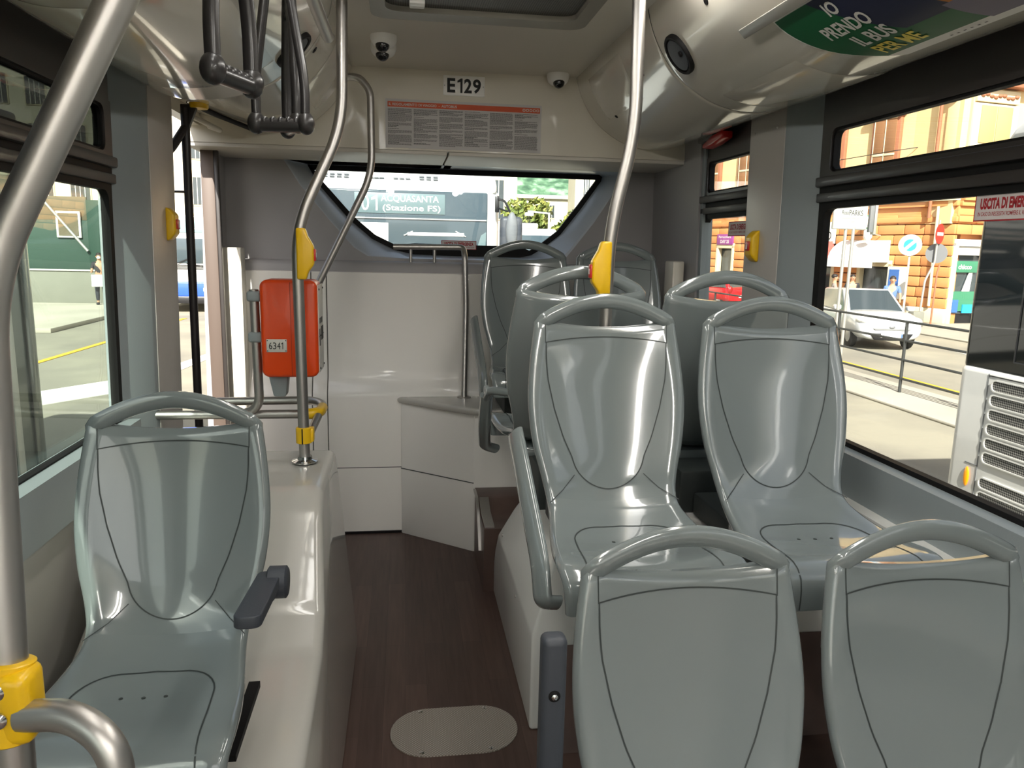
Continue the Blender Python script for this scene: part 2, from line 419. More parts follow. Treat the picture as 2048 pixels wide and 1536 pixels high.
# front part of the saloon behind the camera: pillars and the windscreen end
for nm, sl in (('wall_left_front_pillar', slabL), ('wall_right_front_pillar', slabR)):
    mb = MB()
    for y in (-1.75, YF):
        sl(y, y+.25, .9, 2.10, -.03, .03, MT['greys'], mb)
    if sl is slabR: sl(.55, .80, .9, 2.10, -.03, .05, MT['greys'], mb)
    else: sl(.30, .55, .9, 2.10, -.03, .05, MT['greys'], mb)
    S(mb.build(nm))
mb = MB(); mb.box((-.98, YF-.05, 0), (1.46, YF, .95), MT['greyw']); mb.box((-.98, YF-.05, 2.0), (1.46, YF, 2.40), MT['bulk']); S(mb.build('wall_front'))
# ================================================================= windows
def side_window(name, side, y0, y1, gl, ry):
    """lower pane, rail, hopper pane above; frames in dark bronze"""
    X, sl = (XL_, slabL) if side < 0 else (XR_, slabR)
    mb = MB()
    n = 24
    def lean(mbx): mbx.v = [((X(p[2])+p[0]*(-side)), p[1], p[2]) for p in mbx.v]; return mbx
    f = MB()
    z0, z1 = (.94, 1.705)
    out = rr_yz(y0, y1, z0-.01, z1+.02, .004); inn = rr_yz(y0+.034, y1-.034, z0+.010, z1-.004, .035)
    plate_with_hole(f, out, inn, -.02, .006, MT['black'])
    f.box((-.02, y0, 1.722), (.02, y1, 1.752), MT['brown'], .004); f.box((-.02, y0, 1.752), (.008, y1, 1.772), MT['black']); f.box((-.02, y0, 1.772), (.028, y1, 1.805), MT['brown'], .006)
    out = rr_yz(y0, y1, 1.80, 1.975, .004); inn = rr_yz(y0+.055, y1-.03, 1.818, 1.958, .03) if ry else rr_yz(y0+.03, y1-.055, 1.818, 1.958, .03)
    plate_with_hole(f, out, inn, -.02, .012, MT['brown'])
    inn2 = rr_yz(y0+.063, y1-.038, 1.826, 1.95, .025) if ry else rr_yz(y0+.038, y1-.063, 1.826, 1.95, .025)
    plate_with_hole(f, inn, inn2, -.02, .004, MT['black'])
    fo = S(lean(f).build(name))
    g = MB(); g.box((-.012, y0+.01, z0-.005), (-.006, y1-.01, z1+.01), gl); g.box((-.012, y0+.03, 1.81), (-.006, y1-.03, 1.965), MT['gl_d'] if side < 0 else gl)
    go = lean(g).build('window_glass', fo)
    return fo
side_window('window_1', -1, .55, 2.645, MT['gl_l'], False)
side_window('window_2', 1, .80, 2.465, MT['gl_r'], False)
side_window('window_3', 1, 2.96, 3.50, MT['gl_r'], False)
side_window('window_4', -1, -1.5, .30, MT['gl_l'], False)
side_window('window_5', 1, -1.5, .55, MT['gl_r'], False)
side_window('window_6', -1, -2.95, -1.75, MT['gl_l'], False)
side_window('window_7', 1, -2.95, -1.75, MT['gl_r'], False)
mb = MB(); plate_with_hole(mb, [((a)+.24, b+1.475) for a, b in rrect(2.44, 1.07, .02)], [(a+.24, b+1.475) for a, b in rrect(2.3, 1.0, .1)], YF-.04, YF-.01, MT['black'], 'y')
fo = S(mb.build('window_8')); MB().box((-.95, YF-.03, .96), (1.43, YF-.025, 1.99), MT['gl_r']).build('window_glass', fo)
# ================================================================= rear wall, rear window
YA = 4.36
kA, kB = YA/4.3, YB/4.05
A0 = [(-.513, 1.963), (-.45, 1.855), (-.293, 1.679), (-.173, 1.579), (-.05, 1.521), (.05, 1.50), (.257, 1.495), (.656, 1.494), (.72, 1.508), (.786, 1.548), (.885, 1.626), (.997, 1.769), (1.112, 1.93), (1.118, 1.955), (1.10, 1.966), (.25, 1.969), (-.50, 1.968)]
B0 = [(-.60, 1.965), (-.523, 1.841), (-.37, 1.656), (-.258, 1.532), (-.189, 1.489), (.0, 1.480), (.30, 1.479), (.70, 1.479), (.86, 1.489), (.905, 1.543), (1.02, 1.692), (1.115, 1.84), (1.165, 1.93), (1.175, 1.955), (1.16, 1.966), (.25, 1.970), (-.59, 1.970)]
def kz(p, k): return (p[0]*k, 1.55+(p[1]-1.55)*k)
A = [kz(p, kA) for p in A0]; B = [(kz(p, kB)[0], min(kz(p, kB)[1], 1.972)) for p in B0]
A = [(x, min(z, 1.972)) for x, z in A]
n = len(A)
mb = MB()          # grey wall around the opening
outl = [(-.98, 1.975), (-.98, 1.75), (-.98, 1.6), (-.98, 1.5), (-.98, 1.462), (-.3, 1.462), (.30, 1.462), (.70, 1.462), (1.46, 1.462), (1.46, 1.5), (1.46, 1.6), (1.46, 1.75), (1.46, 1.94), (1.46, 1.96), (1.46, 1.975), (.25, 1.975), (-.97, 1.975)]
mb.add([(x, YB, z) for x, z in outl]+[(x, YB, z) for x, z in B], [(i, (i+1) % n, n+(i+1) % n, n+i) for i in range(n)], MT['greyw'])
S(mb.build('wall_rear_upper'))
def lerp2(P, Q, t): return [(a[0]*(1-t)+b[0]*t, a[1]*(1-t)+b[1]*t) for a, b in zip(P, Q)]
mb = MB()
rings = [(0, 0, YB), (.15, .02, YB+.015), (1, 1, YA)]
P = []
for t in (0, .12, 1):
    y = YB+(YA-YB)*(t if t != .12 else .03)
    P.append([(x, y, z) for x, z in lerp2(B, A, t)])
mb.grid(P, MT['trim'], cv=True, flip=True)
S(mb.build('trim_rear_window'))
mb = MB()
def inset(P, d):
    c = (sum(p[0] for p in P)/len(P), sum(p[1] for p in P)/len(P)); out = []
    m = len(P)
    for i in range(m):
        a, b, e = V(P[i-1]), V(P[i]), V(P[(i+1) % m]); t = ((b-a).normalized()+(e-b).normalized()).normalized(); nn = V((-t.y, t.x))
        if nn.dot(V(c)-b) < 0: nn = -nn
        q = b+nn*d; out.append((q.x, q.y))
    return out
Ain = inset(A, .028)
Ain = [(x, z+(.035 if z < 1.53 else 0)) for x, z in Ain]
plate_with_hole(mb, A, Ain, YA-.004, YA+.02, MT['black'], 'y')
fo = S(mb.build('window_9'))
mb = MB(); mb.prism([(p[0], p[1]) for p in A], YA+.010, YA+.016, MT['gl_b'], 'y'); mb.build('window_glass', fo)
# outer skin behind so no daylight leaks past the rear wall
mb = MB(); outA = [(x*1.0, z) for x, z in outl]
outA = [(-1.0, 2.45), (-1.0, 1.75), (-1.0, 1.6), (-1.0, 1.4), (-1.0, -.3), (-.3, -.3), (.30, -.3), (.70, -.3), (1.48, -.3), (1.48, 1.4), (1.48, 1.6), (1.48, 1.75), (1.48, 2.2), (1.48, 2.3), (1.48, 2.45), (.25, 2.45), (-.97, 2.45)]
plate_with_hole(mb, outA, A, YA+.02, YA+.06, MT['greyw'], 'y'); S(mb.build('wall_rear_outer'))
mb = MB(); mb.box((-1.0, YF, 2.42), (1.48, YA+.06, 2.60), MT['bulk']); S(mb.build('roof'))
mb = MB(); mb.box((-.975, YF, 2.135), (-.955, 4.4, 2.45), MT['bulk']); mb.box((1.44, YF, 2.115), (1.46, 4.4, 2.45), MT['bulk']); S(mb.build('roof_side'))
# shelf and cream engine cover below the rear window
mb = MB()
prof = [(4.17, 1.463), (4.06, 1.461), (4.045, 1.455), (4.035, 1.44), (4.030, 1.415), (4.030, 1.40)]
mb.grid([[(x, y, z) for (y, z) in prof] for x in (-.96, 1.44)], MT['greyw'], flip=False)
S(mb.build('trim_rear_shelf'))
mb = MB()
prof = [(4.035, 1.41), (4.025, 1.402), (4.010, .90), (4.002, .86), (3.975, .81), (3.958, .785), (3.95, .75), (3.95, .372)]
low = [(3.95, .368), (3.948, .02), (3.948, 0)]
seams = [-.93, -.478, -.40, 1.43]
for a, b in zip(seams[:-1], seams[1:]):
    g = .002
    for pr in (prof, low):
        mb.grid([[(x, y+(0 if 0 < k < 3 else .003), z) for (y, z) in pr] for k, x in enumerate((a+g, a+g+.003, b-g-.003, b-g))], MT['white'])
mb.box((-.93, 4.05, 0), (1.43, 4.04, 1.41), MT['groove']); mb.box((-.93, 3.96, 0), (1.43, 3.955, .72), MT['groove'])
mb.box((-.35, 3.938, 0), (.40, 3.952, .012), MT['black'])
S(mb.build('wall_rear_lower'))
# cream strip beside the door
mb = MB(); mb.box((-.90, 3.92, .55), (-.80, 4.02, 1.52), MT['bulk'], .006); S(mb.build('trim_door_post'))
mb = MB(); mb.box((1.315, 3.60, .80), (1.375, 3.72, 1.50), MT['bulk'], .008); S(mb.build('trim_corner_post'))
# ================================================================= wheel boxes and podiums
mb = MB()
poly = [(1.28, 0), (1.28, .34), (1.36, .41), (1.93, .455), (2.06, .52), (2.24, .735), (2.34, .79), (2.76, .80), (2.80, .77), (2.80, 0)]
vs = []
for p in poly: vs += [(-.873, p[0], p[1]), (-.185-.092*p[1], p[0], p[1])]
n = len(poly)
fs = [tuple(2*i for i in range(n)), tuple(2*i+1 for i in range(n-1, -1, -1))]+[(2*i, 2*i+1, 2*((i+1) % n)+1, 2*((i+1) % n)) for i in range(n)]
mb.solid(vs, fs, MT['podium'], .045, seg=5, ang=.12)
o = mb.build('wheel_box', smooth=60)
T(o, 'glossy cream wheel box that carries the single seat by the window', 'wheel box')

mb = MB()
poly = [(2.17, 0), (2.17, .71), (2.62, .715), (2.68, .70), (2.90, .50), (3.14, .23), (3.18, .15), (3.18, 0)]
def px_(z): return .398 if z < .33 else .398+(z-.33)*.26
# side split at z .33 to give the chamfer
mbp = bmesh.new()
ring = [(2.17, 0), (2.17, .33), (2.17, .71), (2.62, .715), (2.68, .70), (2.90, .50), (3.05, .33), (3.14, .23), (3.18, .15), (3.18, 0)]
L_ = [mbp.verts.new((px_(z), y, z)) for y, z in ring]; R__ = [mbp.verts.new((1.42, y, z)) for y, z in ring]
m_ = len(ring)
mbp.faces.new([L_[1], L_[2], L_[3], L_[4], L_[5], L_[6]]); mbp.faces.new([L_[0], L_[1], L_[6], L_[7], L_[8], L_[9]])
mbp.faces.new(R__[::-1])
for i in range(m_): mbp.faces.new([L_[i], R__[i], R__[(i+1) % m_], L_[(i+1) % m_]])
bmesh.ops.recalc_face_normals(mbp, faces=mbp.faces[:])
bmesh.ops.bevel(mbp, geom=[e for e in mbp.edges if len(e.link_faces) == 2 and e.calc_face_angle(0) > .2], offset=.012, segments=3, profile=.5, affect='EDGES', clamp_overlap=True)
mb = MB().bm(mbp, MT['podw'])
for (y, z) in ((2.66, .60), (2.52, .30), (2.96, .36)):
    mb.lathe([(.007, 0), (.007, .003), (.003, .005)], MT['metal'], (px_(z)+.0, y, z), (-1, 0, 0), 10)
o = mb.build('wheel_box')
T(o, 'pale wheel box under the two raised seats beside the aisle', 'wheel box')
# low dark platform of the front pair, raised floor before the last pair
mb = MB()
mb.box((.44, .2, 0), (1.41, 2.165, .05), MT['woodside'])
o = mb.build('foot_platform'); T(o, 'low dark platform under the front pair of seats', 'platform')
mb = MB()
mb.prism([(2.165, .051), (2.165, .30), (2.08, .245), (1.98, .051)], .445, 1.41, MT['woodside'], 'x')
mb.prism([(2.168, .302), (2.168, .312), (2.08, .257), (1.98, .06), (1.98, .045), (2.086, .247)], .435, .447, MT['metal'], 'x')
o = mb.build('step_riser'); T(o, 'dark wood riser with a slanting metal edge beside the dark grey armrest', 'step')
mb = MB()
mb.prism([(3.64, 0), (3.64, .345), (3.47, .345), (3.40, .30), (3.185, .30), (3.185, 0)], .352, 1.42, MT['woodside'], 'x')
o = mb.build('step_riser'); T(o, 'dark wood step up to the last pair of seats, edged with metal strips', 'step')
mb = MB()
mb.prism([(3.60, .345), (3.60, .353), (3.475, .353), (3.39, .308), (3.30, .15), (3.32, .15), (3.41, .295), (3.48, .345)], .340, .352, MT['metal'], 'x')
mb.prism([(3.45, .352), (3.45, .36), (3.36, .32), (3.20, .31), (3.20, .30), (3.37, .31)], .356, .40, MT['metal'], 'x')
mb.build('nosing_strip', o)
# cream podium of the last pair
mb = MB()
pl4 = [(-.02, 3.936), (.345, 3.645), (1.41, 3.645), (1.41, 3.936)]
mb.prism(pl4, 0, .735, MT['white'], 'z', .004)
lip = [(-.045, 3.936), (.325, 3.618), (.36, 3.608), (1.41, 3.60), (1.41, 3.936)]
mb.prism(lip, .725, .762, MT['podium'], 'z', .015, seg=4)
o = mb.build('seat_podium'); T(o, 'cream podium with a rounded lip below the last pair of seats', 'podium')
# seam of the podium and its skirt
MB().prism([(-.0214, 3.9341), (.3436, 3.6431), (.3464, 3.6466), (-.0186, 3.9376)], .366, .370, MT['groove'], 'z').build('panel_seam', o)

# ================================================================= floor plate
mb = MB(); W, D = .412, .243
mb.prism([(a+.156, b+2.198) for a, b in rrect(W, D, D/2-.001, 12)], .0, .004, MT['tread'], 'z')
o = mb.build('floor_hatch'); T(o, 'oval tread plate screwed to the dark aisle floor', 'floor hatch')
for sx in (-1, 1):
    for sy in (-1, 1):
        MB().lathe([(.0075, 0), (.0075, .0015), (.003, .003)], MT['chrome'], (.156+sx*.108, 2.198+sy*.105, .004), (0, 0, 1), 12).build('screw', o)

# ================================================================= seats
PK = [(.118, .530), (.112, .480), (.096, .38), (.073, .28), (.045, .18), (.018, .10), (-.012, .045), (-.055, .012), (-.12, -.004), (-.20, -.012), (-.28, -.008), (-.36, .003), (-.405, .003), (-.435, -.013), (-.447, -.045), (-.449, -.085)]
WK = [.197, .206, .219, .224, .214, .195, .184, .182, .190, .203, .214, .221, .221, .218, .215, .212]
CK = [.014, .022, .032, .037, .037, .036, .034, .032, .027, .022, .017, .012, .009, .006, .004, .004]
fine = smooth2([(p[0], p[1], w, c) for p, w, c in zip(PK, WK, CK)], 10)
ARC = [0]
for a, b in zip(fine[:-1], fine[1:]): ARC.append(ARC[-1]+math.hypot(b[0]-a[0], b[1]-a[1]))
TL = ARC[-1]
def prof(t):
    t = min(max(t, 0), TL)
    for i in range(len(ARC)-1):
        if t <= ARC[i+1]: break
    k = (t-ARC[i])/max(1e-9, ARC[i+1]-ARC[i]); a, b = fine[i], fine[i+1]
    i0, i1 = max(0, i-4), min(len(fine)-1, i+5)
    ty, tz = fine[i1][0]-fine[i0][0], fine[i1][1]-fine[i0][1]; l = math.hypot(ty, tz)
    # front normal: towards the sitter (-y, +z)
    ny, nz = tz/l, -ty/l
    return (a[0]*(1-k)+b[0]*k, a[1]*(1-k)+b[1]*k, ny, nz, a[2]*(1-k)+b[2]*k, a[3]*(1-k)+b[3]*k)
def surf(t, u, off=0.0):
    y, z, ny, nz, w, c = prof(t); d = c*(u/w)**2+off
    return (u, y+ny*d, z+nz*d)
T_CREASE = None
for i, a in enumerate(fine):
    if T_CREASE is None and a[1] < .03: T_CREASE = ARC[i]
RIM, TH = .015, .026
NS = 14
def ttop(s): return .026+.019*(1-s*s)          # concave top edge under the grab opening
def ring_at(tf, shrink=1.0):
    """closed section: front left to right, right rim, back right to left, left rim; tf(s) gives arc position"""
    out = []
    def pt(s, u, d):
        y, z, ny, nz, w, c = prof(tf(s)); return (u, y+ny*d, z+nz*d)
    ss = [-1+2*j/NS for j in range(NS+1)]
    h = RIM*shrink
    for s in ss:
        y, z, ny, nz, w, c = prof(tf(s)); u = s*(w-RIM); out.append(pt(s, u, c*(u/w)**2-(RIM-h)))
    for k in range(1, 6):
        a = PI/2-PI*k/6; w, c = prof(tf(1))[4:]
        cc = c*((w-RIM)/w)**2-RIM
        out.append(pt(1, w-RIM+RIM*shrink*math.cos(a), cc+h*math.sin(a)))
    for s in ss[::-1]:
        y, z, ny, nz, w, c = prof(tf(s)); u = s*(w-RIM); out.append(pt(s, u, c*(u/w)**2-RIM-h))
    for k in range(1, 6):
        a = -PI/2-PI*k/6; w, c = prof(tf(-1))[4:]
        cc = c*((w-RIM)/w)**2-RIM
        out.append(pt(-1, -(w-RIM)+RIM*shrink*math.cos(a), cc+h*math.sin(a)))
    return out
def shell(t0f, t1f, n, cap0, cap1, seat):
    rows = []
    if cap0: rows.append(ring_at(lambda s: t0f(s)-.008, .45))
    for i in range(n+1):
        a = i/n; rows.append(ring_at(lambda s: t0f(s)*(1-a)+t1f(s)*a))
    if cap1: rows.append(ring_at(lambda s: min(TL, t1f(s)), .5))
    mb = MB(); mb.grid(rows, seat, cv=True); m = len(rows[0])
    nf = NS+1
    for r, on in ((0, cap0), (len(rows)-1, cap1)):
        if on:
            b = r*m; bk = [b+nf+5+NS-j for j in range(nf)]
            for j in range(NS):
                q = (b+j, b+j+1, bk[j+1], bk[j]); mb.f.append(q if r == 0 else q[::-1]); mb.m.append(0)
            for side in (0, 1):
                q = ([b+NS]+[b+nf+k for k in range(5)]+[b+nf+5]) if side else ([b+nf+5+NS]+[b+nf+5+nf+k for k in range(5)]+[b])
                mb.f.append(tuple(q)); mb.m.append(0)
    return mb
def ribbon(mb, pts, wd, m, off=.0012, closed=False):
    """thin dark joint line on the seat surface; pts in (t, u)"""
    n = len(pts); L, Rr = [], []
    for i in range(n):
        a = pts[i-1] if (i > 0 or closed) else pts[i]; c = pts[(i+1) % n] if (i < n-1 or closed) else pts[i]
        d = V((c[0]-a[0], c[1]-a[1])); d = d.normalized() if d.length > 1e-9 else V((1, 0)); q = V((-d.y, d.x))*wd/2
        L.append(surf(pts[i][0]+q.x, pts[i][1]+q.y, off)); Rr.append(surf(pts[i][0]-q.x, pts[i][1]-q.y, off))
    P = [L+([L[0]] if closed else []), Rr+([Rr[0]] if closed else [])]
    mb.grid(P, m)
    return mb
def insert_mesh(edge_top, widths, t0, t1, off, m):
    """raised panel: rows between t_top(s) and t1 with half width from a table"""
    mb = MB(); nr, ncl = 30, 14; rows = []
    for i in range(nr+1):
        a = math.sin(PI/2*i/nr); row = []
        for (p0, w0), (p1, w1) in zip(widths[:-1], widths[1:]):
            if p0 <= a <= p1+1e-9: k = (a-p0)/(p1-p0); hw = w0*(1-k)+w1*k
        if a > widths[-1][0]: q = (a-widths[-1][0])/(1-widths[-1][0]); hw = max(.0006, widths[-1][1]*math.sqrt(max(0, 1-q*q))*(1-.1*q))
        for j in range(ncl+1):
            s = -1+2*j/ncl; tt = edge_top(s); row.append((tt*(1-a)+t1*a, s*hw))
        rows.append(row)
    P = [[surf(t, u, off) for t, u in r] for r in rows]
    mb.grid(P, m)
    per = [r[0] for r in rows[::-1]]+rows[0][1:]+[r[-1] for r in rows[1:]]
    sk0 = [surf(t, u, off) for t, u in per]; sk1 = [surf(t, u, -.002) for t, u in per]
    mb.grid([sk0, sk1], m)
    return mb, per
def make_seat(label, loc, rotz=0, seatm=None, group='moulded bus seats'):
    sm = MT['seat']
    r = E('passenger_chair', label, 'seat', loc, group, world=False)
    tc = T_CREASE
    shell(ttop, lambda s: tc, 26, True, False, sm).build('backrest', r, smooth=50)
    shell(lambda s: tc, lambda s: TL-.001, 30, False, True, sm).build('seat', r, smooth=50)
    # arched grab handle over the opening
    pts = [(-.183, prof(.05)[0]-.002, prof(.05)[1]), (-.184, .111, .500)]
    for k in range(1, 40):
        x = -.184+.368*k/40; q = 1-abs(x/.184)**1.9
        pts.append((x, .106+.008*q, .505+.060*q))
    pts += [(-x, y, z) for x, y, z in pts[1::-1]]
    MB().tube(pts, .0175, sm, 18, sx=.64, sy=1.22, up=(0, -1, 0)).build('grab_handle', r, smooth=60)
    # back insert
    et = lambda s: .066+.016*s*s
    wt = [(0, .172), (.12, .172), (.25, .168), (.45, .151), (.65, .126), (.79, .101)]
    mb, per = insert_mesh(et, wt, 0, T_CREASE-.035, .0006, sm)
    ribbon(mb, per, .0032, MT['groove'], .0014, True)
    for s in (-1, 1):
        ribbon(mb, [(.030, s*.174), (.084, s*.1735)], .0022, MT['groove'])
        ribbon(mb, [(T_CREASE-.075, s*.098), (T_CREASE-.03, s*.135), (T_CREASE+.03, s*.178)], .0022, MT['groove'])
    mb.build('back_insert', r, smooth=50)
    # seat insert
    t0 = T_CREASE+.115
    per = []
    for k in range(0, 13): per.append((TL-.004-(TL-.004-(t0+.10))*k/12, -.165+.02*(k/12)))
    for k in range(1, 9):
        a = PI/2*k/8; per.append((t0+.10-.10*math.sin(a), -.145+.09*(1-math.cos(a))))
    for k in range(1, 5): per.append((t0-.006*k/4 if k else t0, -.055+.055*k/4))
    full = per+[(t, -u) for t, u in per[::-1][1:]]
    mb = MB(); ribbon(mb, full, .0034, MT['groove'], .0013)
    rows = []
    for k in range(13):
        t = t0+.10+(TL-.004-t0-.10)*k/12; hw = .145+.02*(k/12)
        rows.append([surf(t, -hw+2*hw*j/10, .0005) for j in range(11)])
    mb.grid(rows, sm)
    for u in (-.045, 0, .045): mb.lathe([(.0045, 0), (.0045, .0012), (.001, .0014)], MT['groove'], surf(t0+.085, u, 0), (0, 0, 1), 8)
    mb.build('seat_insert', r, smooth=50)
    r.location = loc; r.rotation_euler = (0, 0, rotz)
    return r
def armrest_raised(seat, m):
    pts = fillet([(-.205, -.33, -.11), (-.243, -.335, -.105), (-.246, -.30, -.02), (-.256, .065, .198)], [.03, .07], 8)
    a = MB().tube(pts, .016, m, 18, sx=1.95, sy=.9, up=(1, 0, 0))
    a.v = [tuple(p) for p in a.v]
    return a
seat0 = make_seat('grey plastic seat nearest the camera on the aisle side, its raised dark armrest beside it', (.523, 1.15, .463))
seats = {}
def place(label, loc, rz=0): return dup(seat0, loc, rz, label)
s1R = place('grey plastic seat nearest the camera on the window side', (1.005, 1.14, .463))
s2L = place('grey raised seat behind the front pair, aisle side, with a grey slanting armrest', (.56, 1.935, .843))
s2R = place('grey raised seat behind the front pair, beside the large right window', (1.04, 1.91, .843))
s3L = place('rearward facing seat on the aisle side, hugged by a curved grey armrest bracket', (.542, 2.385, .915), PI)
s3R = place('rearward facing seat, only its back and handle show before the narrow window', (1.0, 2.345, .908), PI)
s4L = place('grey seat of the last pair nearest the bent rear handrail', (.59, 3.575, 1.0))
s4R = place('grey seat of the last pair in the dark rear corner', (1.048, 3.565, 1.0))
sL = place('single grey green seat on the cream wheel box by the left window', (-.55, 1.755, .606))
for s in (s2L, s4L):
    armrest_raised(s, MT['seat']).build('armrest', s, smooth=60)
def pedestal(s, zb, y0=-.33, y1=-.05, x1=.12):
    mb = MB(); mb.box((-.15, -.36, -.06), (.15, -.03, -.026), MT['seat'], .008); mb.box((-.12, y0, zb), (x1, y1, -.055), MT['groove'], .01)
    mb.build('pedestal', s)['label'] = 'dark support under the pan'
for s in (seat0, s1R): pedestal(s, -.413)
pedestal(s2L, -.128, -.20, .30, -.02); pedestal(s2R, -.128, -.20, .30)
for s in (s3L, s3R): pedestal(s, -.198, -.18, .12)
for s in (s4L, s4R): pedestal(s, -.238, -.10, .30)
pedestal(sL, -.15)
# curved bracket of the rearward seat (local frame of the turned seat: aisle side is +x)
mb = MB(); mb.tube(fillet([(.20, -.36, -.12), (.245, -.33, -.10), (.262, -.20, .00), (.266, -.10, .14)], [.05, .06], 8), .017, MT['seat'], 18, sx=1.35, sy=1.0, up=(1, 0, 0))
mb.tube(fillet([(.266, -.10, .13), (.262, -.06, .165), (.20, -.01, .165)], [.03], 6), .014, MT['seat'], 14)
mb.lathe([(.017, 0), (.02, .006), (.017, .014)], MT['seat'], (.262, -.075, .16), (1, .2, 0), 14)
mb.build('armrest', s3L, smooth=60)
# upright charcoal armrest of the front seat
mb = MB(); mb.box((-.294, -.01, .08), (-.250, .03, .438), MT['char'], .012, seg=4)
a = mb.build('armrest', seat0); a['label'] = 'dark grey upright armrest with two bolts'
for z in (.335, .185):
    b = MB().lathe([(.0105, 0), (.0105, .002), (.008, .003)], MT['black'], (-.272, -.0095, z), (0, -1, 0), 16); b.lathe([(.006, .002), (.006, .005), (.003, .007)], MT['chrome'], (-.272, -.0095, z), (0, -1, 0), 6); b.build('bolt', a)
# charcoal armrest of the single seat
mb = MB()
M_ = frame((.252, -.255, .222), (1, 0, 0), (-.08, -1, .10))
mb.prism(rrect(.052, .27, .018, 5), -.012, .012, MT['char'], 'z', .006, M=M_, seg=3)
mb.lathe([(.03, -.022), (.036, -.018), (.036, .018), (.03, .022)], MT['char'], (.270, -.140, .202), (1, 0, 0), 22)
mb.box((.252, -.20, .182), (.272, -.14, .217), MT['char'], .008)
a = mb.build('armrest', sL); a['label'] = 'dark grey lowered armrest'
mb = MB(); mb.box((.19, -.36, -.075), (.215, -.10, -.06), MT['black']); mb.box((.19, -.40, -.10), (.24, -.375, -.075), MT['podium'], .004); mb.build('bracket_and_gap_shade', sL)  # black strip paints in the shaded gap under the pan; pale bracket beside it

# ================================================================= grab poles
def bolt(parent, p, ax, r=.009):
    MB().lathe([(r, 0), (r, .004), (r*.6, .007), (.0015, .0075)], MT['chrome'], p, ax, 18).build('bolt', parent)
# big foreground pole
g = E('grab_pole', 'thick steel grab pole slanting across the near left corner with a yellow clamp', 'grab pole', (-.515, .86, 0))
path = fillet([(-.175, 1.003, 2.124), (-.470, .930, 1.50), (-.447, .851, 1.06), (-.415, .73, .0)], [.08, .05], 10)
PATH_FG = path
MB().tube(path, .0205, MT['metal'], 24).build('pole', g, smooth=80)
# yellow stop button pole, middle left
PC = [(-.345, 2.60, .79), (-.352, 2.60, 1.60), (-.205, 2.68, 1.935), (-.198, 2.70, 2.349)]
g2 = E('grab_pole', 'bent steel grab pole standing on the cream wheel box with a yellow stop button', 'grab pole', (-.345, 2.60, .79))
MB().tube(fillet(PC, .11, 10), .0185, MT['metal'], 20).build('pole', g2, smooth=80)
MB().lathe([(.045, 0), (.045, .004), (.026, .010), (.024, .02)], MT['chrome'], (-.345, 2.60, .80), (0, 0, 1), 24).build('base_flange', g2)
cl = MB(); cl.lathe([(.024, -.028), (.027, -.026), (.027, .026), (.024, .028)], MT['yellow'], (-.346, 2.60, .895), (0, 0, 1), 20); cl.box((-.350, 2.572, .868), (-.346, 2.58, .922), MT['black']); cl.box((-.332, 2.59, .87), (-.312, 2.63, .92), MT['yellow'], .006)
cl.build('clamp', g2)['label'] = 'yellow pipe clamp'
def stop_button(parent, c, sx, face):
    """yellow housing beside the pole; c centre on the pole axis, sx side, face = direction of the red key"""
    mb = MB(); x, y, z = c
    pol = [(0, -.085), (.030, -.085), (.037, -.06), (.056, -.035), (.056, .025), (.037, .058), (.032, .075), (.028, .083), (0, .083)]
    mb.prism([(x+sx*a, z+b) for a, b in pol], y-.018, y+.018, MT['yellow'], 'y', .006, seg=3)
    h = mb.build('stop_button', parent, smooth=50); h['label'] = 'yellow stop request button'
    kb = MB().box((x+sx*.053, y-.012, z-.024), (x+sx*.062, y+.012, z+.016), MT['red'], .003); kb.box((x+sx*.0615, y-.005, z-.012), (x+sx*.0626, y+.005, z+.004), MT['whitep']); kb.build('red_key', h)
stop_button(g2, (-.351, 2.592, 1.515), 1, 1)
# right pole
g3 = E('grab_pole', 'bent steel grab pole between the seat backs with a yellow stop button on its left', 'grab pole', (.592, 2.165, .715))
MB().tube(fillet([(.592, 2.165, .70), (.592, 2.165, 1.60), (.655, 2.165, 1.88), (.645, 2.165, 2.349)], .11, 10), .0185, MT['metal'], 20).build('pole', g3, smooth=80)
stop_button(g3, (.597, 2.160, 1.49), -1, -1)
# thin bent pole by the bulkhead
g4 = E('grab_pole', 'thin bent steel pole from the ceiling cove down behind the orange ticket machine', 'grab pole', (-.13, 3.4, 2.2))
MB().tube(fillet([(-.235, 3.42, 2.245), (-.185, 3.41, 2.243), (-.138, 3.40, 2.19), (-.135, 3.38, 1.845), (-.36, 3.34, 1.39), (-.46, 3.34, 1.19)], [.03, .05, .09, .05], 8), .0155, MT['metal'], 18).build('pole', g4, smooth=80)
# overhead rail with its clamp
g5 = E('overhead_rail', 'steel ceiling rail on which the dark hanging straps hang', 'handrail', (-.245, 1.5, 2.15))
MB().tube([(-.262, -2.6, 2.15), (-.22, 2.42, 2.15)], .0175, MT['metal'], 18).build('rail', g5, smooth=80)
MB().tube([(-.236, .9, 2.15), (-.30, .9, 2.20)], .012, MT['metal'], 12).build('hanger', g5)
# yellow clamp and curved tube on the foreground pole
mb = MB(); ax_ = V((.004, .016, .09)).normalized()
mb.lathe([(.0215, -.046), (.0245, -.044), (.0255, .044), (.0225, .046)], MT['yellow'], (-.445, .843, 1.032), ax_, 28)
mb.box((-.448, .815, .990), (-.412, .862, 1.074), MT['yellow'], .011, seg=3)
c_ = mb.build('clamp', g, smooth=50); c_['label'] = 'yellow clamp with two dome bolts'
bolt(c_, (-.443, .819, 1.058), (.18, -1, .1)); bolt(c_, (-.443, .815, 1.026), (.18, -1, .1))
MB().tube(fillet([(-.425, .828, 1.022), (-.365, .812, 1.030), (-.318, .79, 1.005), (-.303, .775, .90), (-.302, .77, .0)], [.04, .05, .06], 8), .0175, MT['metal'], 20).build('curved_tube', g, smooth=80)

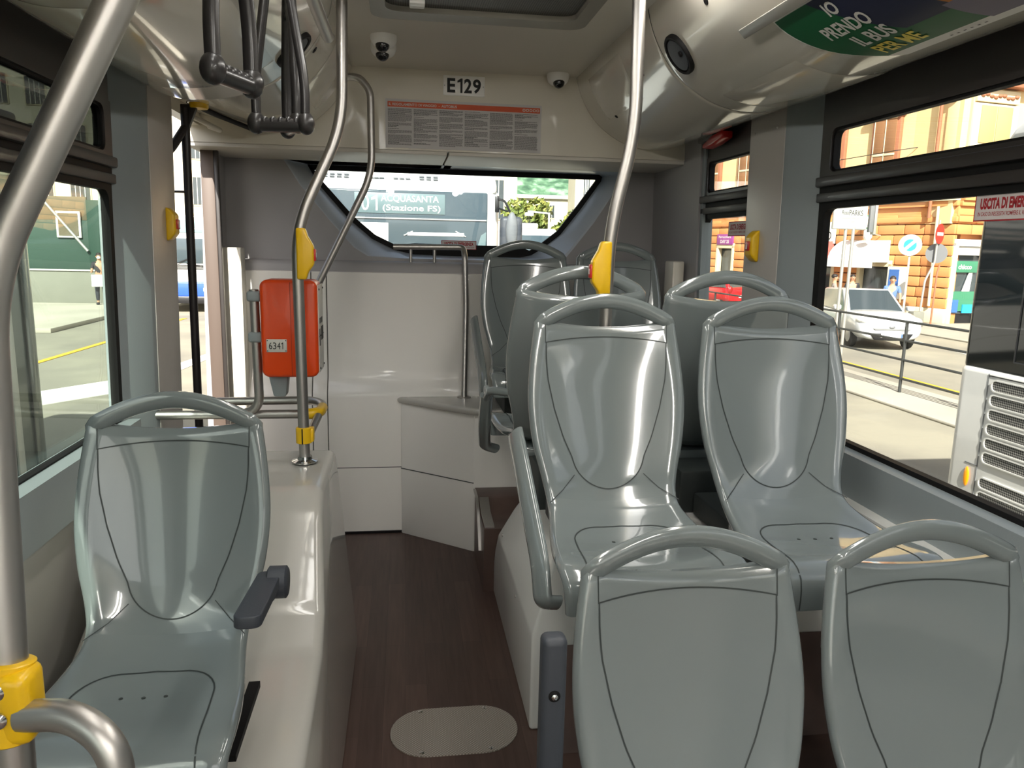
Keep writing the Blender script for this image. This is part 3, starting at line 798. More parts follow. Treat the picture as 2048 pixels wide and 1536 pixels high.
# ================================================================= rail by the door
g = E('door_handrail', 'U shaped double steel handrail across the rear door with yellow elbow', 'handrail', (-.35, 2.9, .95))
up = fillet([(-.90, 3.02, .925), (-.37, 2.98, .93), (-.315, 2.90, .925), (-.345, 2.82, .925), (-.90, 2.82, .925)], [.07, .045, .07], 8)
MB().tube(fillet([(-.935, 3.03, .925), (-.37, 3.03, .93), (-.315, 2.96, .928), (-.315, 2.86, .925)], [.06, .06], 8), .0165, MT['metal'], 18).build('rail', g, smooth=80)
MB().tube([(-.90, 2.80, .925), (-.36, 2.80, .925)], .0165, MT['metal'], 18).build('rail', g, smooth=80)
MB().tube(fillet([(-.385, 2.80, .925), (-.335, 2.80, .925), (-.315, 2.84, .925), (-.315, 2.91, .925)], [.04, .03], 6), .0205, MT['yellow'], 18).build('elbow', g)['label'] = 'yellow elbow joint'
MB().tube([(-.318, 2.79, .918), (-.335, 2.625, .88)], .0145, MT['metal'], 16).build('brace', g)
# ================================================================= ticket machine
YV = 2.70
g = E('ticket_machine', 'orange ticket stamping machine numbered 6341 on a bent steel post', 'ticket machine', (-.40, YV, 1.25))
mb = MB(); mb.prism([(a-.399, b+1.2505) for a, b in rrect(.195, .342, .026, 6)], YV, YV+.135, MT['orange'], 'y', .012, seg=4)
cs = mb.build('casing', g, smooth=50)
MB().box((-.3935, YV-.0012, 1.085), (-.3922, YV+.002, 1.415), mat('dark_orange_seam', '9c2c04', .5)).build('seam', cs)
mb = MB(); mb.prism([(a-.399, b+1.2505) for a, b in rrect(.192, .335, .026, 6)], YV+.133, YV+.16, MT['chrome'], 'y', .004); mb.build('back_rim', g)
mb = MB(); mb.box((-.3025, YV+.012, 1.095), (-.298, YV+.150, 1.405), MT['plate'], .003)
for (y, z) in ((.022, 1.39), (.022, 1.11), (.14, 1.39), (.14, 1.11)): mb.lathe([(.004, 0), (.003, .003)], MT['ink'], (-.298, YV+y, z), (1, 0, 0), 8)
for k in range(4): mb.box((-.2985, YV+.03+.024*k, 1.268), (-.297, YV+.04+.024*k, 1.288), MT['ink'])
mb.box((-.2985, YV+.015, 1.222), (-.2968, YV+.148, 1.226), MT['ink']); mb.box((-.2985, YV+.075, 1.205), (-.2965, YV+.135, 1.255), MT['ink'], .004); mb.box((-.2985, YV+.02, 1.19), (-.297, YV+.04, 1.25), MT['ink'])
mb.build('side_panel', g)['label'] = 'pale side panel with ticket slot'
mb = MB(); mb.box((-.478, YV-.003, 1.170), (-.408, YV+.002, 1.216), MT['plate'], .003)
Mt = frame((-.443, YV-.0032, 1.193), (1, 0, 0), (0, 0, 1)); sh = lambda dx: Mt @ Mx.Translation((dx, 0, .0003))
for q, dx in (('6', -.0205), ('3', -.0065), ('4', .0075)): mb.text(q, MT['ink'], sh(dx), .0112, .024)
one(mb, MT['ink'], sh(.019), .0062, .024, .36)
for dx in (-.031, .031):
    for dz in (-.018, .018): mb.lathe([(.002, 0), (.001, .001)], MT['ink'], (-.443+dx, YV-.003, 1.193+dz), (0, -1, 0), 8)
mb.build('number_plate', g)['label'] = 'small pale plate reading 6341'
MB().tube(fillet([(-.523, YV+.05, 1.385), (-.518, YV+.05, .96), (-.60, YV+.09, .925), (-.70, YV+.10, .925)], [.09, .05], 8), .0165, MT['metal'], 18).build('post', g, smooth=80)
for z in (1.362, 1.218):
    b = MB().box((-.545, YV+.025, z-.018), (-.495, YV+.078, z+.018), MT['greys'], .008, seg=3); b.build('bracket', g)
MB().prism([(-.485, 1.083), (-.415, 1.083), (-.425, 1.0), (-.468, 1.0)], YV+.05, YV+.11, MT['greys'], 'y', .006).build('cable_shroud', g)
# ================================================================= rear handrail
g = E('rear_handrail', 'low steel handrail on the rear shelf bending down to the podium', 'handrail', (.322, 3.99, .75))
MB().tube(fillet([(-.055, 4.075, 1.540), (.314, 4.050, 1.545), (.317, 4.012, 1.50), (.324, 3.985, 1.24), (.312, 3.900, .760)], [.03, .03, .06], 8), .0155, MT['metal'], 18).build('rail', g, smooth=80)
for x in (.035, .160): MB().tube([(x, 4.068, 1.455), (x, 4.068, 1.54)], .0085, MT['metal'], 12).build('stub_post', g)
MB().lathe([(.038, 0), (.038, .003), (.018, .006)], MT['metal'], (.312, 3.900, .762), (0, 0, 1), 20).build('base_flange', g)

# ================================================================= hanging straps
def strap(label, top, zb, rz):
    """loop round the rail, webbing, triangular loop with a bar and two bulb ends"""
    x, y, zt = top; g = E('hanging_strap', label, 'strap', (0, 0, 0), 'dark hanging straps', world=False)
    h = zt-zb; za = -.13 if h > .25 else -.10
    mb = MB(); mb.tube([(.0, .023*math.cos(a), .023*math.sin(a)) for a in [PI*2*k/16 for k in range(16)]], .004, MT['strap'], 10, sx=1, sy=3.5, closed=True, up=(1, 0, 0))
    mb.tube([(0, 0, -.022), (0, 0, za)], .005, MT['strap'], 10, sx=3.2, sy=1, up=(1, 0, 0)); mb.build('webbing', g)
    mb = MB()
    for s in (-1, 1):
        mb.tube(fillet([(s*.006, 0, za+.03), (s*.020, 0, za-.01), (s*.047, 0, -h+.075), (s*.046, 0, -h+.008)], [.03, .05], 6), .0085, MT['strap'], 12, sx=1, sy=1.3)
    mb.box((-.024, -.007, za-.028), (.024, .007, za-.014), MT['strap'], .004); mb.build('loop', g, smooth=60)
    mb = MB(); mb.tube([(-.048, 0, -h), (.048, 0, -h)], .0125, MT['strap'], 14)
    for s in (-1, 1): mb.sphere((s*.047, 0, -h+.004), (.0165, .0175, .021), MT['strap'])
    for k in range(5): mb.sphere((-.03+.015*k, 0, -h+.006), (.0075, .012, .010), MT['strap'], 10, 6)
    mb.build('grip', g, smooth=60)
    g.location = top; g.rotation_euler = (0, 0, rz); return g
strap('dark hanging strap nearest the slanting pole, seen from its end', (-.2308, 1.13, 2.15), 1.768, math.radians(70))
strap('dark hanging strap with its triangular loop turned flat to the camera', (-.2274, 1.52, 2.15), 1.766, math.radians(-10))
strap('dark hanging strap seen edge on just behind the flat one', (-.226, 1.66, 2.15), 1.782, math.radians(-70))

# ================================================================= door
DEP = mat('door_edge_profile', '5a4d45', .5, metal=.1)
mb = MB()          # leaf folded inward, seen on edge
mb.box((-.955, 3.86, -.3), (-.895, 3.885, 2.04), DEP, .003); mb.box((-.895, 3.858, -.3), (-.875, 3.888, 2.04), MT['brown'], .004)
dr = mb.build('door_1'); S(dr)
mb = MB(); mb.box((-.955, 3.885, -.3), (-.93, 4.03, 2.04), DEP); mb.build('door_leaf_edge', dr)
g = E('door_shaft', 'black door pivot shaft with curved arm standing in the open rear door', 'door shaft', (-.85, 3.2, .3))
MB().tube([(-.862, 3.22, -.2), (-.85, 3.24, 2.06)], .0165, MT['blackp'], 16).build('shaft', g)
MB().tube(fillet([(-.85, 3.24, 1.99), (-.90, 3.17, 1.88), (-.95, 3.11, 1.86)], .10, 10), .016, MT['blackp'], 14).build('swing_arm', g)
MB().prism([(-.866, 2.075), (-.80, 2.075), (-.838, 1.985), (-.866, 1.95)], 3.235, 3.26, MT['blackp'], 'y', .003).build('gusset', g)
MB().tube([(-.93, 3.24, 1.74), (-.85, 3.24, 1.74)], .005, MT['brown'], 10).build('tie_rod', g)
mb = MB(); mb.tube(fillet([(-.835, 3.27, 2.088), (-.80, 3.40, 2.075), (-.655, 3.69, 2.043)], .12, 6), .014, MT['black'], 12, sx=.6, sy=1.3, up=(0, 0, 1)); o = mb.build('door_seal')
T(o, 'black rubber seal running below the ceiling edge over the rear door', 'seal')
mb = MB(); mb.tube(fillet([(-.86, 3.40, 2.052), (-.81, 3.44, 2.03), (-.80, 3.62, 2.03), (-.86, 3.66, 2.052)], .03, 5), .011, MT['bulk'], 12); o = mb.build('door_pull')
T(o, 'small cream pull handle on the header over the rear door', 'handle')
mb = MB(); mb.lathe([(.036, 0), (.036, .016), (.033, .020)], MT['yellow'], (-.80, 3.255, 2.082), (0, 0, -1), 24); mb.lathe([(.042, -.012), (.042, 0)], MT['whitep'], (-.80, 3.255, 2.082), (0, 0, -1), 24)
T(mb.build('door_lamp'), 'round yellow lamp under the ceiling cove over the rear door', 'lamp')

# ================================================================= wall buttons, hammer
def wall_button(label, c, side):
    x, y, z = c; g = E('stop_button', label, 'stop button', c, 'yellow wall stop buttons')
    pol = [(-.062, 0), (.062, 0), (.056, .014), (.034, .034), (-.034, .034), (-.056, .014)]
    MB().prism([(x-side*b, z+a) for a, b in pol], y-.03, y+.03, MT['yellow'], 'y', .008, seg=3).build('housing', g, smooth=50)
    k = MB().box((x-side*.033, y-.016, z-.018), (x-side*.040, y+.016, z+.018), MT['red'], .003); k.box((x-side*.0395, y-.006, z-.012), (x-side*.0408, y+.006, z+.008), MT['whitep']); k.build('red_key', g)
wall_button('yellow stop button on the metal pillar beside the rear door', (-.866, 2.99, 1.607), -1)
wall_button('yellow stop button on the metal pillar between the right windows', (1.354, 2.80, 1.575), 1)
g = E('emergency_hammer', 'red emergency hammer holder under the ceiling edge above the narrow right window', 'hammer', (1.36, 3.2, 2.03))
MB().box((1.335, 3.27, 2.035), (1.395, 3.43, 2.078), mat('grey_holder', '5d5a58', .5), .006).build('holder', g)
MB().prism([(3.16, 2.058), (3.27, 2.048), (3.36, 2.021), (3.36, 2.005), (3.26, 2.011), (3.16, 2.028)], 1.33, 1.385, MT['red'], 'x', .006).build('hammer', g)

# ================================================================= signs
g = E('fleet_number_plate', 'white plate with black E129 on the cream bulkhead', 'plate', (.28, 3.697, 2.285))
mb = MB(); mb.box((.184, 3.694, 2.243), (.378, 3.701, 2.331), MT['whitep'], .001)
Mt = frame((.281, 3.6935, 2.287), (1, 0, 0), (0, 0, 1)); sh = lambda dx: Mt @ Mx.Translation((dx, 0, 0))
mb.text('E', MT['ink'], sh(-.060), .038, .064, bold=.03); one(mb, MT['ink'], sh(-.0195), .024, .064, .42); mb.text('2', MT['ink'], sh(.018), .036, .064, bold=.03); mb.text('9', MT['ink'], sh(.060), .038, .064, bold=.03)
for x in (.19, .371): mb.lathe([(.002, 0), (.001, .0012)], MT['ink'], (x, 3.694, 2.286), (0, -1, 0), 8)
mb.build('plate', g)
mb = MB(); x0, x1, z0, z1 = -.083, .652, 1.998, 2.216
mb.box((x0, 3.696, z0), (x1, 3.7005, z1), mat('notice_paper', 'c9c6c4', .5))
OR = mat('notice_orange', 'd0501c', .5); GT = mat('notice_grey_text', '6e6a6c', .7); yy = 3.6953
mb.add([(x0+.010, yy, z1-.036), (x1-.008, yy, z1-.036), (x1-.008, yy, z1-.012), (x0+.010, yy, z1-.012)], [(0, 1, 2, 3)], OR)
MTt = lambda x, z: frame((x, yy-.0004, z), (1, 0, 0), (0, 0, 1))
mb.text('IL REGOLAMENTO DI VIAGGIO  -  AUTOBUS', MT['plate'], MTt(x0+.016, z1-.024), .315, .0115, 'L', bold=.02, depth=0)
for k in range(5): 
    c = x1-.085+.0165*k; mb.prism([(c+a, z1-.024+b) for a, b in rrect(.0135, .012, .004, 3)], yy-.0006, yy-.0002, MT['plate'], 'y'); mb.prism([(c+a, z1-.024+b) for a, b in rrect(.008, .007, .003, 3)], yy-.0009, yy-.0005, OR, 'y')
cw = (x1-x0-.02)/6; rr = random.Random(3)
for c in range(6):
    z = z1-.043; xs = x0+.011+c*cw
    while z > z0+.012:
        wd = cw-.007
        end = rr.random() < .16; head = rr.random() < .10
        w = wd*(rr.uniform(.3, .8) if (end or head) else rr.uniform(.95, 1))
        x = xs
        while x < xs+w:
            l = min(rr.uniform(.004, .014), xs+w-x)
            mb.add([(x, yy, z-.0022), (x+l, yy, z-.0022), (x+l, yy, z), (x, yy, z)], [(0, 1, 2, 3)], MT['ink'] if head else GT); x += l+.0013
        z -= .0042+(.0042 if end else 0)
T(mb.build('notice_poster', smooth=0), 'long travel regulations notice with orange heading and six columns of small print', 'notice')
# exit stickers
def sticker(label, o, x, y, w, h, back=True):
    mb = MB(); M_ = frame(o, x, y)
    WS = MT['sticker']
    mb.box((-w/2, -h/2, -.0006), (w/2, h/2, 0), MT['sticker_red'], M=M_); mb.box((-w/2+.0035, -h/2+.0035, 0), (w/2-.0035, h/2-.0035, .0004), WS, M=M_)
    mb.text('USCITA DI EMERGENZA', MT['sticker_red'], M_ @ Mx.Translation((0, h*.12, .0004)), w*.84, h*.40, bold=.05, depth=.0003)
    mb.text('IN CASO DI NECESSITA\' ROMPERE IL VETRO PER USCIRE', MT['sticker_red'], M_ @ Mx.Translation((0, -h*.24, .0004)), w*.88, h*.15, bold=.01, depth=.0003)
    return T(mb.build('exit_sticker', smooth=0), label, 'sticker', 'red and white exit stickers')
MT['sticker'] = mat('sticker_white', 'd8cfcc', .5); MT['sticker_red'] = mat('sticker_red', 'a81824', .5)
sticker('exit sticker on the large right window, upper corner near the other bus', (1.4125, 1.625, 1.672), (0, -1, 0), (0, 0, 1), .235, .068)
sticker('exit sticker on the narrow window beside the right pillar', (1.413, 3.085, 1.650), (0, -1, 0), (0, 0, 1), .235, .062)
sticker('exit sticker at the foot of the rear window above the handrail', (.31, 4.355, 1.556), (1, 0, 0), (0, 0, 1), .20, .050)

# ================================================================= cameras in the ceiling
def dome(label, c, ax, look, double=False):
    g = E('security_camera', label, 'camera', c, 'white dome cameras')
    ax = V(ax).normalized(); c = V(c)
    MB().lathe([(.052, -.004), (.052, .012), (.048, .026), (.040, .036), (.03, .040)], MT['whitep'], c, ax, 28).build('housing', g, smooth=50)
    look = V(look).normalized(); e = c+ax*.026
    b = MB().sphere(e+look*.014, .028, MT['lens']); bo = b.build('dome', g)
    MB().lathe([(.010, 0), (.010, .006), (.006, .008)], MT['black'], e+look*.036, look, 14).build('lens', bo)
    return g
dome('white dome camera on the ceiling over the left grab pole, upper of two', (-.075, 3.16, 2.350), (0, -.15, -1), (-.35, -.6, -.75))
dome('white dome camera hanging just below its twin on the ceiling', (-.080, 3.29, 2.345), (0, -.15, -1), (-.25, -.7, -.7))
dome('white dome camera at the ceiling corner right of the E129 plate', (.715, 3.64, 2.345), (0, -.25, -1), (.1, -.75, -.65))
# ================================================================= ceiling hatch
g = E('roof_hatch', 'grey framed roof hatch with a dark perforated screen', 'roof hatch', (.26, 2.3, 2.34))
mb = MB(); out = [(a+.262, b+2.24) for a, b in rrect(.74, 1.12, .06)]; inn = [(a+.262, b+2.22) for a, b in rrect(.64, .98, .05)]
plate_with_hole(mb, out, inn, 2.315, 2.352, MT['hatch'], 'z'); mb.build('frame', g)
mb = MB(); P = [[(.262-.32+.64*i/12, 2.22-.5+1.0*j/14, 2.333-.010*math.sin(PI*i/12)*math.sin(PI*j/14)) for j in range(15)] for i in range(13)]; mb.grid(P, MT['mesh'], flip=True); mb.build('screen', g)
MB().box((.02, 2.60, 2.312), (.07, 2.66, 2.326), MT['whitep'], .004).build('catch', g)
# ================================================================= air vents on the coves
def on_cove(prof_, k, y):
    (x0, z0), (x1, z1) = prof_[max(0, k-2)], prof_[min(len(prof_)-1, k+2)]; t = V((x1-x0, 0, z1-z0)).normalized(); x, z = prof_[k]
    n = V((-t.z, 0, t.x)); n = n if n.z < 0 else -n
    return V((x, y, z)), t, n
def vent(label, prof_, k, y):
    p, t, n = on_cove(prof_, k, y); g = E('air_vent', label, 'vent', p, 'round black air vents')
    MB().lathe([(.070, -.004), (.070, .006), (.066, .011), (.059, .010), (.056, .004), (.005, .004)], MT['black'], p, n, 36).build('ring', g, smooth=50)
    d = MB().lathe([(.053, .003), (.053, .008), (.036, .011), (.004, .012)], MT['char'], p, n, 30); q = p+n*.012+V((0, -.034, 0)); d.lathe([(.009, -.001), (.009, .004), (.006, .006)], MT['black'], q, n, 14); d.build('flap', g, smooth=50)
vent('round black air vent in the right ceiling cove beside the pole', CR, 10, 2.50)
vent('round black air vent in the left ceiling cove behind the hanging straps', CL, 11, 2.60)
def dots(mbx, prof_, lst):
    for k, y in lst:
        p, t, n = on_cove(prof_, k, y); mbx.lathe([(.012, 0), (.011, .002), (.007, .001), (.002, .003)], MT['black'], p, n, 14)
for nm, prof_, lst, lab in (('cove_latch', CR, [(6, 2.19), (9, 2.86), (13, 3.40)], 'small round black latch in the right ceiling cove'), ('cove_latch', CLR, [(8, 2.80), (22, 3.32), (24, 3.62)], 'small round black latch in the left ceiling cove')):
    for i, (k, y) in enumerate(lst):
        m_ = MB(); dots(m_, prof_, [(k, y)])
        ext = (['nearest the round vent', 'at the panel seam by the pole', 'on the rear end panel'] if prof_ is CR else ['behind the hanging straps', 'over the rear door', 'at the rear corner by the door'])[i]
        T(m_.build('cove_latch'), lab+' '+ext, 'latch', 'small black cove latches')
# service panels pressed into the coves
def cove_panel(label, prof_, k0, k1, y0, y1, m, off=.006):
    P = []
    for k in range(k0, k1+1):
        row = []
        for y in (y0, y0+.02, y1-.02, y1):
            p, t, n = on_cove(prof_, k, y); e = (k in (k0, k1) or y in (y0, y1)); row.append(p+n*(0.0005 if e else off))
        P.append(row)
    return T(MB().grid(P, m, flip=(prof_ is CR)).build('service_panel', smooth=30), label, 'panel')
cove_panel('recessed rectangular service panel on the rear end of the left cove', CLR, 3, 13, 3.05, 3.50, MT['cream'])
cove_panel('recessed rectangular service panel on the rear end of the right cove', CR, 3, 13, 3.0, 3.50, MT['cream'])
cove_panel('oval service cover in the right cove below the poster', CR, 19, 33, 2.02, 2.50, MT['cream'], .004)
cove_panel('large pressed service cover in the left cove behind the slanting pole', CL, 14, 34, 1.75, 2.55, MT['cream'], .004)
# poster holder profile and poster on the right cove
mb = MB(); a, t, n = on_cove(CR, 12, 2.06); b = on_cove(CR, 12, .6)[0]
mb.box((0, 0, 0), (.028, 1.30, .008), mat('clear_holder_rail', 'a09c93', .25), .002, M=frame(a+n*.009+V((-.012, 0, 0)), t, (0, -1, 0)))
T(mb.build('poster_rail'), 'grey poster holder rail along the right ceiling cove', 'rail')
PW = []; ks = list(range(13, 27)); Y0, Y1 = 1.94, .80
def cp(k, y, off=.004): p, t, n = on_cove(CR, k, y); return p+n*off
s_acc = [0]
for a, b in zip(ks[:-1], ks[1:]): s_acc.append(s_acc[-1]+(cp(b, 0)-cp(a, 0)).length)
HT = s_acc[-1]
def cpos(u, v, off=.004):
    """u along the bus from the poster's left edge, v from its upper edge down"""
    v = min(max(v, 0), HT)
    for i in range(len(s_acc)-1):
        if v <= s_acc[i+1]: break
    k = (v-s_acc[i])/(s_acc[i+1]-s_acc[i]); return cp(ks[i], Y0-u, off).lerp(cp(ks[i+1], Y0-u, off), k)
def left_edge(v): return .30*(max(0, v-.02)/HT)**1.6*.55+.02*v/HT
def patch(mb, u0, u1, v0, v1, m, off, nu=8, nv=12):
    mb.grid([[cpos((u0(v) if callable(u0) else u0)+((u1(v) if callable(u1) else u1)-(u0(v) if callable(u0) else u0))*i/nu, v, off) for i in range(nu+1)] for v in [v0+(v1-v0)*j/nv for j in range(nv+1)]], m, flip=True)
mb = MB(); GR = mat('poster_green', '0f5a34', .45, spec=.3); NV = mat('poster_navy', '22263f', .45, spec=.3); OG = mat('poster_orange', 'b5702c', .45, spec=.3); VI = mat('poster_mauve', '6b6478', .45, spec=.3); YL = mat('poster_yellow', 'e0cc2a', .4); WH = mat('poster_white', 'dcdad4', .4)
patch(mb, left_edge, 1.12, 0, HT, WH, .0035)
patch(mb, lambda v: left_edge(v)+.006, 1.115, .006, HT-.035, GR, .0042)
patch(mb, lambda v: .15+v*.9, lambda v: .36+v*.7, .006, HT*.62, NV, .0046)
patch(mb, lambda v: .36+v*.7-.002, 1.115, .006, HT*.78, OG, .0048)
patch(mb, lambda v: .42+v*.2, 1.115, HT*.55, HT-.03, VI, .0050)
def ctext(t, m, u, v, w, h, bold=.03, rot=0):
    tm = MB(); tm.text(t, m, Mx(), w, h, bold=bold)
    mb.add([cpos(u+x*math.cos(rot)+y*math.sin(rot), v-(y*math.cos(rot)-x*math.sin(rot)), .0056) for x, y, z in tm.v], tm.f, m)
ctext('IO', WH, .215, .045, .044, .040); ctext('PRENDO', WH, .200, .104, .170, .044); ctext('IL BUS', WH, .228, .163, .130, .047); ctext('PER ME', YL, .240, .222, .15, .047)
for i, s in enumerate(('nuovo', )): ctext(s, WH, .60, .05, .07, .02)
for i in range(3): 
    c = (.68+.04*i, .075); tm = MB(); tm.prism([(.014*math.cos(PI*k/5)*(1 if k % 2 else .45), .014*math.sin(PI*k/5)*(1 if k % 2 else .45)) for k in range(10)], 0, .0005, YL, 'z'); mb.add([cpos(c[0]+x, c[1]-y, .0054+z) for x, y, z in tm.v], tm.f, YL)
# portrait with a face mask, printed flat on the poster
SK = mat('poster_skin', '9a6a52', .3); MK = mat('poster_mask', '9fb4c8', .3); HR = mat('poster_hair', '2a2220', .3)
def blob(c, r, m, off, a0=0, a1=2*PI):
    tm = MB(); pts = [(c[0]+r[0]*math.cos(a0+(a1-a0)*k/20), c[1]+r[1]*math.sin(a0+(a1-a0)*k/20)) for k in range(21)]
    mb.add([cpos(u, v, off) for u, v in pts], [tuple(range(20, -1, -1))], m)
blob((.44, .055), (.085, .06), HR, .0052); blob((.44, .055), (.06, .05), SK, .0058); blob((.445, .082), (.046, .028), MK, .0064); blob((.41, .045), (.018, .010), HR, .0066); blob((.465, .045), (.018, .010), HR, .0066)
for k in range(6): ctext('-', MT['ink'], .34+.02*k, HT-.018, .008, .004)
T(mb.build('advert_poster', smooth=60), 'green and orange advert poster reading IO PRENDO IL BUS PER ME on the right cove', 'poster')
# ================================================================= outside: ground and markings
GZ = -.8
M2 = dict(
    asph=tex_mat('sunlit_asphalt', b_asphalt('7c786d', '95907f'), .9, bump=.15),
    pave=tex_mat('pale_pavement', b_asphalt('9c978a', 'aca799'), .9),
    linew=mat('white_road_paint', 'e6e4dc', .7), liney=mat('yellow_road_paint', 'd8b02c', .7),
    conc=mat('grey_concrete', '77776d', .85, var=.12, vscale=3), rust=mat('orange_plaster', 'cb8a52', .8, var=.08, vscale=2),
    ochre=mat('ochre_plaster', 'dfc391', .85, var=.06, vscale=2), pale=mat('cream_plaster', 'dcd4bd', .85, var=.05), stone=mat('pale_stone_trim', 'd6c9a8', .8),
    brownf=mat('reddish_window_frame', '9a6448', .7), shut=mat('brown_shutter', '8a6240', .7), shutg=mat('ochre_shutter', 'b59a68', .7),
    wglass=mat('dark_window_pane', '3a4245', .12, coat=.6), carw=mat('silver_car_paint', 'b6babd', .25, coat=.8), carr=mat('red_car_paint', 'b3141c', .25, coat=.8),
    tyre=mat('tyre_rubber', '202020', .8), hub=mat('wheel_silver', 'a9abad', .35, metal=.8), lampw=mat('headlamp_glass', 'dfe3e4', .08, coat=1), lampr=mat('tail_lamp', '8e1010', .2, coat=.8),
    blk=mat('black_trim', '18181a', .4), busw=mat('white_bus_paint', 'd3d3cf', .3, coat=.4), busg=mat('tinted_bus_glass', '0e1112', .06, spec=.35), busglass=mat('blue_grey_windscreen', '3d4a50', .1, coat=.4),
    busb=mat('blue_bus_paint', '2a55b8', .3, coat=.6), led=mat('display_panel', '66787a', .35), ledt=mat('display_text', 'f2e2da', .5, emit='f4d4c4', estr=.8), amber=mat('amber_lamp', 'f2980c', .25, coat=.8),
    grille=tex_mat('grille_mesh', b_dots('161616', '9a9892', 75, .40, .48, (0, 1, 1)), .6), rail=mat('grey_railing_paint', '3c3e3d', .5, metal=.2), galv=mat('galvanised_steel', 'b9b8b2', .4, metal=.6),
    signw=mat('sign_white', 'cfcdc6', .5), signb=mat('sign_blue', '2aa6d6', .5), signr=mat('sign_red', 'c8281c', .5), signk=mat('sign_back_grey', '6e7072', .6),
    purple=mat('purple_sign', '8d3f86', .5), awnw=mat('white_awning_cloth', 'e4e2de', .8), awnr=mat('red_awning_cloth', 'cf6a62', .8), greenf=mat('green_painted_iron', '5d8a74', .6),
    hoard=mat('dark_green_hoarding', '15382b', .6, var=.1), brownp=mat('brown_panel', '635a47', .7, var=.1), shopg=mat('green_shop_display', '3a7a5c', .5), bluep=mat('blue_notice', '3a66a8', .5),
    skin=mat('skin', 'b98a6c', .55), hair=mat('dark_hair', '241c18', .6), navy=mat('blue_shirt', '56719c', .8), dark=mat('dark_clothes', '26262a', .8), dress=mat('striped_clothes', '8a8078', .8), jeans=mat('dark_trousers', '2c2f38', .8), papr=mat('white_cloth', 'e8e6e0', .7),
    bark=mat('bark', '4a3a2c', .9), leaf=tex_mat('tree_leaves', b_leaf('35441c', '6d7a34', 'a8a458', 3), .7), hill=tex_mat('wooded_hill', b_leaf('33513a', '557457', '86a083', .45), .9),
    coach=mat('dark_green_coach', '2a3230', .3, coat=.4), roofp=mat('pale_roof', 'd0ccc0', .8),
)
mb = MB(); mb.box((-90, -50, GZ-.3), (120, 260, GZ), M2['asph']); S(mb.build('ground'))
mb = MB(); mb.box((7.6, -10, GZ), (9.0, 40, GZ+.05), M2['pave'], .02); mb.box((15.6, 5, GZ), (60, 23.9, GZ+.05), M2['pave'], .02); S(mb.build('pavement'))
mb = MB()
def mark(pts, m, mbx): mbx.prism([(x, y) for x, y in pts], GZ+.001, GZ+.012, m, 'z')
mark([(-7.0, 14.0), (-6.86, 14.0), (-6.55, 24), (-6.69, 24)], M2['liney'], mb); o = mb.build('road_marking'); o['kind'] = 'structure'
mb = MB(); mark([(-5.35, 10.9), (-4.25, 12.3), (-4.15, 13.8), (-4.6, 13.6), (-5.6, 12.2)], M2['linew'], mb); mark([(-4.6, 13.0), (-4.2, 13.0), (-3.7, 17.5), (-3.95, 17.5)], M2['linew'], mb); o = mb.build('road_marking'); o['kind'] = 'structure'
mb = MB(); mark([(12.8, 10), (12.95, 10), (14.6, 22), (14.4, 22)], M2['linew'], mb); mark([(9.6, 9), (9.72, 9), (9.72, 26), (9.6, 26)], M2['liney'], mb); o = mb.build('road_marking'); o['kind'] = 'structure'
mb = MB(); mb.box((-13, 20, GZ), (-8.7, 60, GZ+.12), M2['pave'], .02); S(mb.build('pavement'))

# ================================================================= neighbouring bus on the right
g = E('bus', 'white bus parked alongside with slotted engine grille and black upper glass', 'bus', (4.6, 0, GZ))
BX = 3.4
def rbody(x0, x1, y0, y1, z0, z1, r, m): return MB().prism([((x0+x1)/2+a, (y0+y1)/2+b) for a, b in rrect(x1-x0, y1-y0, r, 6)], z0, z1, m, 'z', .03, seg=3)
rbody(BX, BX+2.5, -8, 4.18, -.45, .90, .09, M2['busw']).build('lower_body', g)
rbody(BX+.02, BX+2.47, -8, 4.17, .88, 2.22, .06, M2['busg']).build('upper_glass', g)
mb = MB(); mb.prism([(4.08, 2.20), (4.0, 2.28), (3.82, 2.36), (3.4, 2.46), (2.4, 2.52), (-8, 2.52), (-8, 2.20)], BX+.02, BX+2.48, M2['busw'], 'x', .05, seg=3); mb.build('roof', g)
mb = MB()
for dz, z0, n in ((0, .83, 6), (0, .245, 5)):
    for k in range(n):
        z = z0-.086*k
        mb.prism([(3.40+a, z-.012+b) for a, b in rrect(.93, .062, .030, 5)], BX-.006, BX+.02, M2['grille'], 'x')
        fr = [(3.40+a, z-.012+b) for a, b in rrect(.945, .073, .034, 5)]; inn = [(3.40+a, z-.012+b) for a, b in rrect(.928, .058, .028, 5)]
        plate_with_hole(mb, fr, inn, BX-.012, BX+.002, M2['busw'], 'x')
mb.build('engine_grille', g)['label'] = 'white engine grille with meshed slots'
mb = MB()
for (y0, y1, z0, z1) in ((3.90, 3.906, -.45, .88), (2.85, 2.856, -.45, .88)): mb.box((BX-.003, y0, z0), (BX+.01, y1, z1), M2['signk'])
mb.box((BX-.003, 3.90, .318), (BX+.01, 4.0, .324), M2['signk']); mb.box((BX-.004, 2.86, .868), (BX+.01, 3.90, .874), M2['blk']); mb.build('panel_joints', g)
MB().sphere((BX-.004, 3.975, .235), (.010, .022, .062), M2['amber']).build('marker_lamp', g)['label'] = 'amber oval marker lamp'
mb = MB(); mb.lathe([(.022, 0), (.022, .004), (.012, .007)], MT['chrome'], (BX+.018, 3.62, 1.05), (-1, 0, 0), 16); mb.build('lock', g)
mb = MB()
for (y0, y1, z0, z1) in ((3.76, 3.0, .97, 1.50), ):
    for a, b in (((y0, z0), (y1, z0)), ((y0, z0), (y0, z1))): mb.tube([(BX+.017, a[0], a[1]), (BX+.017, b[0], b[1])], .004, M2['blk'], 6)
